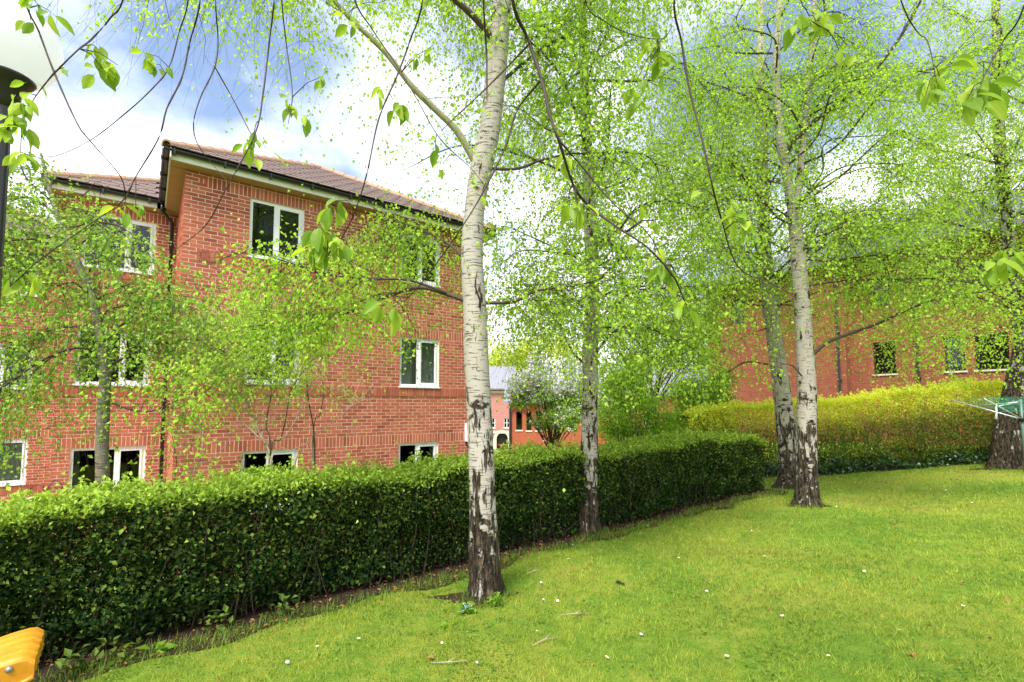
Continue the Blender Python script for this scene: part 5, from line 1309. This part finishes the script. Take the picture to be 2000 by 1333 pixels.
def branch(pts, r0, Y, clusters, join=True):
    w = [at(a, b, Y + .12 * math.sin(i * 1.3)) for i, (a, b) in enumerate(pts)]
    if join:
        up = w[0] + np.array([0, -.02, .22]); k = int(np.argmin(np.linalg.norm(LS - up - [0, 0, .2], axis=1))); w = [LS[k], up * .6 + LS[k] * .4 + [0, 0, .05]] + w
    o = new_obj('branch', limb_mesh('branch', w, r0 * .8, r0 * .28, cb, 7, .03, .45), cherry, M['twig'])
    A = catmull(w, .03)
    for (cx, cy, n, size) in clusters:
        c = at(cx, cy, Y); i = int(np.argmin(np.linalg.norm(A - c, axis=1))); root_ = A[i]
        d = np.linalg.norm(c - root_)
        sp = .55 * c + .45 * root_ if d < .25 else c
        if d > .05:
            mbt = MB(); mbt.tube([tuple(root_ - cb), tuple((root_ + c) / 2 - cb + [0, 0, .02]), tuple(c - cb)], [r0 * .5, r0 * .35, .0012], 5); mbt.build('spur', M['twig'], o, True)
        for k in range(n):
            l = bpy.data.objects.new('leaf', random.choice(leaf_v)); col.objects.link(l); l.parent = o
            f = random.uniform(-.25, .1) if d > .05 else 0; l.location = Vector((c + (c - root_) * f * .6 - cb + rng.normal(size=3) * .012).tolist())
            az = 2 * math.pi * (k + random.uniform(-.35, .35)) / n
            l.rotation_euler = (R(random.uniform(-85, -20)), R(random.uniform(-35, 35)), az); s_ = size * random.uniform(.55, 1.0); l.scale = (s_, s_, s_)
    return o
branch([(50, -10), (76, 62), (105, 140), (150, 240), (178, 278), (236, 346), (245, 390)], .0058, 1.95, [(70, 5, 5, .9), (60, 40, 2, 1.0), (98, 22, 3, 1.2)])
branch([(242, -10), (215, 36), (180, 76), (150, 100), (108, 142), (76, 180), (56, 212), (42, 250)], .0050, 1.90, [(185, 78, 2, .9), (200, 105, 5, 1.1), (200, 135, 4, 1.1), (230, 128, 2, 1.1), (30, 195, 6, 1.1), (20, 225, 6, 1.2), (45, 245, 6, 1.0), (10, 255, 4, 1.0), (65, 165, 3, .9), (125, 132, 2, .7), (40, 300, 5, .9)])
branch([(392, -10), (371, 82), (355, 152), (326, 212), (310, 270), (265, 346), (240, 392), (170, 442), (80, 506), (20, 560)], .0050, 2.0, [(240, 410, 4, .9), (265, 405, 2, .9), (35, 540, 5, 1.1), (15, 525, 4, 1.1), (75, 530, 3, 1.0)])
branch([(368, -10), (350, 62), (330, 132), (296, 175), (240, 226), (175, 275), (105, 306), (60, 300)], .0040, 2.1, [(285, 105, 6, .8), (300, 125, 4, .8), (318, 130, 2, .7), (60, 300, 5, .9), (40, 310, 3, .9)])
branch([(421, -10), (426, 82), (419, 132), (392, 190), (378, 242), (386, 282), (412, 318), (442, 352)], .0042, 2.0, [])
branch([(419, 130), (456, 196), (490, 262), (500, 280), (520, 300)], .0032, 2.0, [(490, 265, 3, .9), (480, 285, 3, 1.0), (500, 300, 2, .9), (520, 290, 2, .9)], False)
branch([(536, -10), (526, 82), (514, 182), (498, 262), (440, 372), (402, 440), (346, 486)], .0050, 2.0, [(495, 262, 3, 1.0)])
branch([(550, -10), (560, 92), (571, 182), (563, 242)], .0045, 2.05, [(562, 195, 4, 1.0), (570, 215, 3, .9), (590, 222, 2, .9), (630, 150, 4, .9)])
branch([(827, -10), (800, 82), (775, 150), (740, 232), (716, 342), (690, 422), (664, 470), (640, 500)], .0056, 1.9, [(745, 175, 4, 1.0), (775, 200, 5, 1.1), (620, 480, 7, 1.2), (640, 470, 5, 1.1), (668, 475, 5, 1.1), (625, 440, 5, 1.2), (640, 398, 4, 1.1), (662, 392, 4, 1.0), (610, 490, 3, 1.1)])
branch([(690, -10), (726, 56), (776, 130), (812, 190), (860, 272), (922, 332), (975, 400)], .0045, 2.2, [(850, 290, 3, 1.0), (865, 320, 2, 1.0), (815, 108, 4, .9), (845, 90, 3, .9), (680, 40, 5, 1.0)])
branch([(1000, -10), (1031, 76), (1056, 150), (1076, 232), (1092, 276), (1120, 362), (1150, 402), (1202, 442), (1260, 480), (1300, 520)], .0105, 1.8, [(1098, 310, 4, .9), (1128, 402, 5, 1.1), (1108, 395, 3, 1.0), (1250, 410, 4, .9), (1230, 480, 3, .9), (1300, 525, 6, 1.1), (1320, 535, 5, 1.1), (1340, 595, 4, 1.0), (1285, 430, 3, .9)])
branch([(1034, 86), (990, 132), (940, 182), (882, 236), (862, 256)], .0045, 1.8, [], False)
branch([(1054, 160), (1010, 216), (986, 290), (940, 382), (890, 462), (826, 550), (790, 590)], .0048, 1.8, [(770, 600, 5, 1.1), (745, 598, 4, 1.1), (940, 385, 2, .6)], False)
branch([(1090, 272), (1140, 330), (1200, 400), (1262, 452), (1290, 500)], .0045, 1.8, [(1280, 490, 3, 1.0)], False)
branch([(1317, -10), (1331, 82), (1346, 172), (1371, 272), (1391, 362), (1407, 422), (1442, 522), (1512, 556), (1556, 582)], .0064, 1.9, [(1440, 425, 5, 1.0), (1455, 435, 4, 1.1), (1420, 400, 3, .9), (1360, 370, 3, .8)])
branch([(1140, -10), (1181, 42), (1242, 70), (1300, 74), (1314, 34)], .0042, 1.9, [(1275, 90, 6, 1.0), (1290, 110, 5, 1.1), (1268, 70, 4, .9), (1235, 175, 5, .9), (1245, 190, 4, .9), (1285, 125, 3, 1.2)])
branch([(1560, -20), (1575, 20), (1590, 45), (1620, 60)], .0042, 1.9, [(1555, 40, 5, 1.1), (1580, 30, 5, 1.2), (1600, 55, 5, 1.1), (1620, 15, 4, 1.0), (1660, 95, 4, .8), (1645, 115, 3, .8)])
branch([(1756, -10), (1791, 62), (1812, 82), (1830, 162)], .0042, 1.9, [(1815, 160, 6, 1.1), (1835, 150, 5, 1.0), (1860, 125, 5, 1.1), (1808, 185, 4, 1.0)])
branch([(2003, 5), (1962, 76), (1926, 142), (1915, 165)], .0048, 1.7, [(1905, 170, 6, 1.2), (1890, 195, 5, 1.2), (1925, 160, 5, 1.2), (1935, 190, 4, 1.1)])
branch([(2040, 330), (2000, 432), (1956, 492)], .0048, 1.7, [(1960, 495, 6, 1.2), (1945, 520, 5, 1.2), (1985, 490, 4, 1.2)])
branch([(944, -10), (950, 100), (951, 196)], .0085, 1.85, [])
print('leaves', n1, n2, n3, n4, n5, n7)
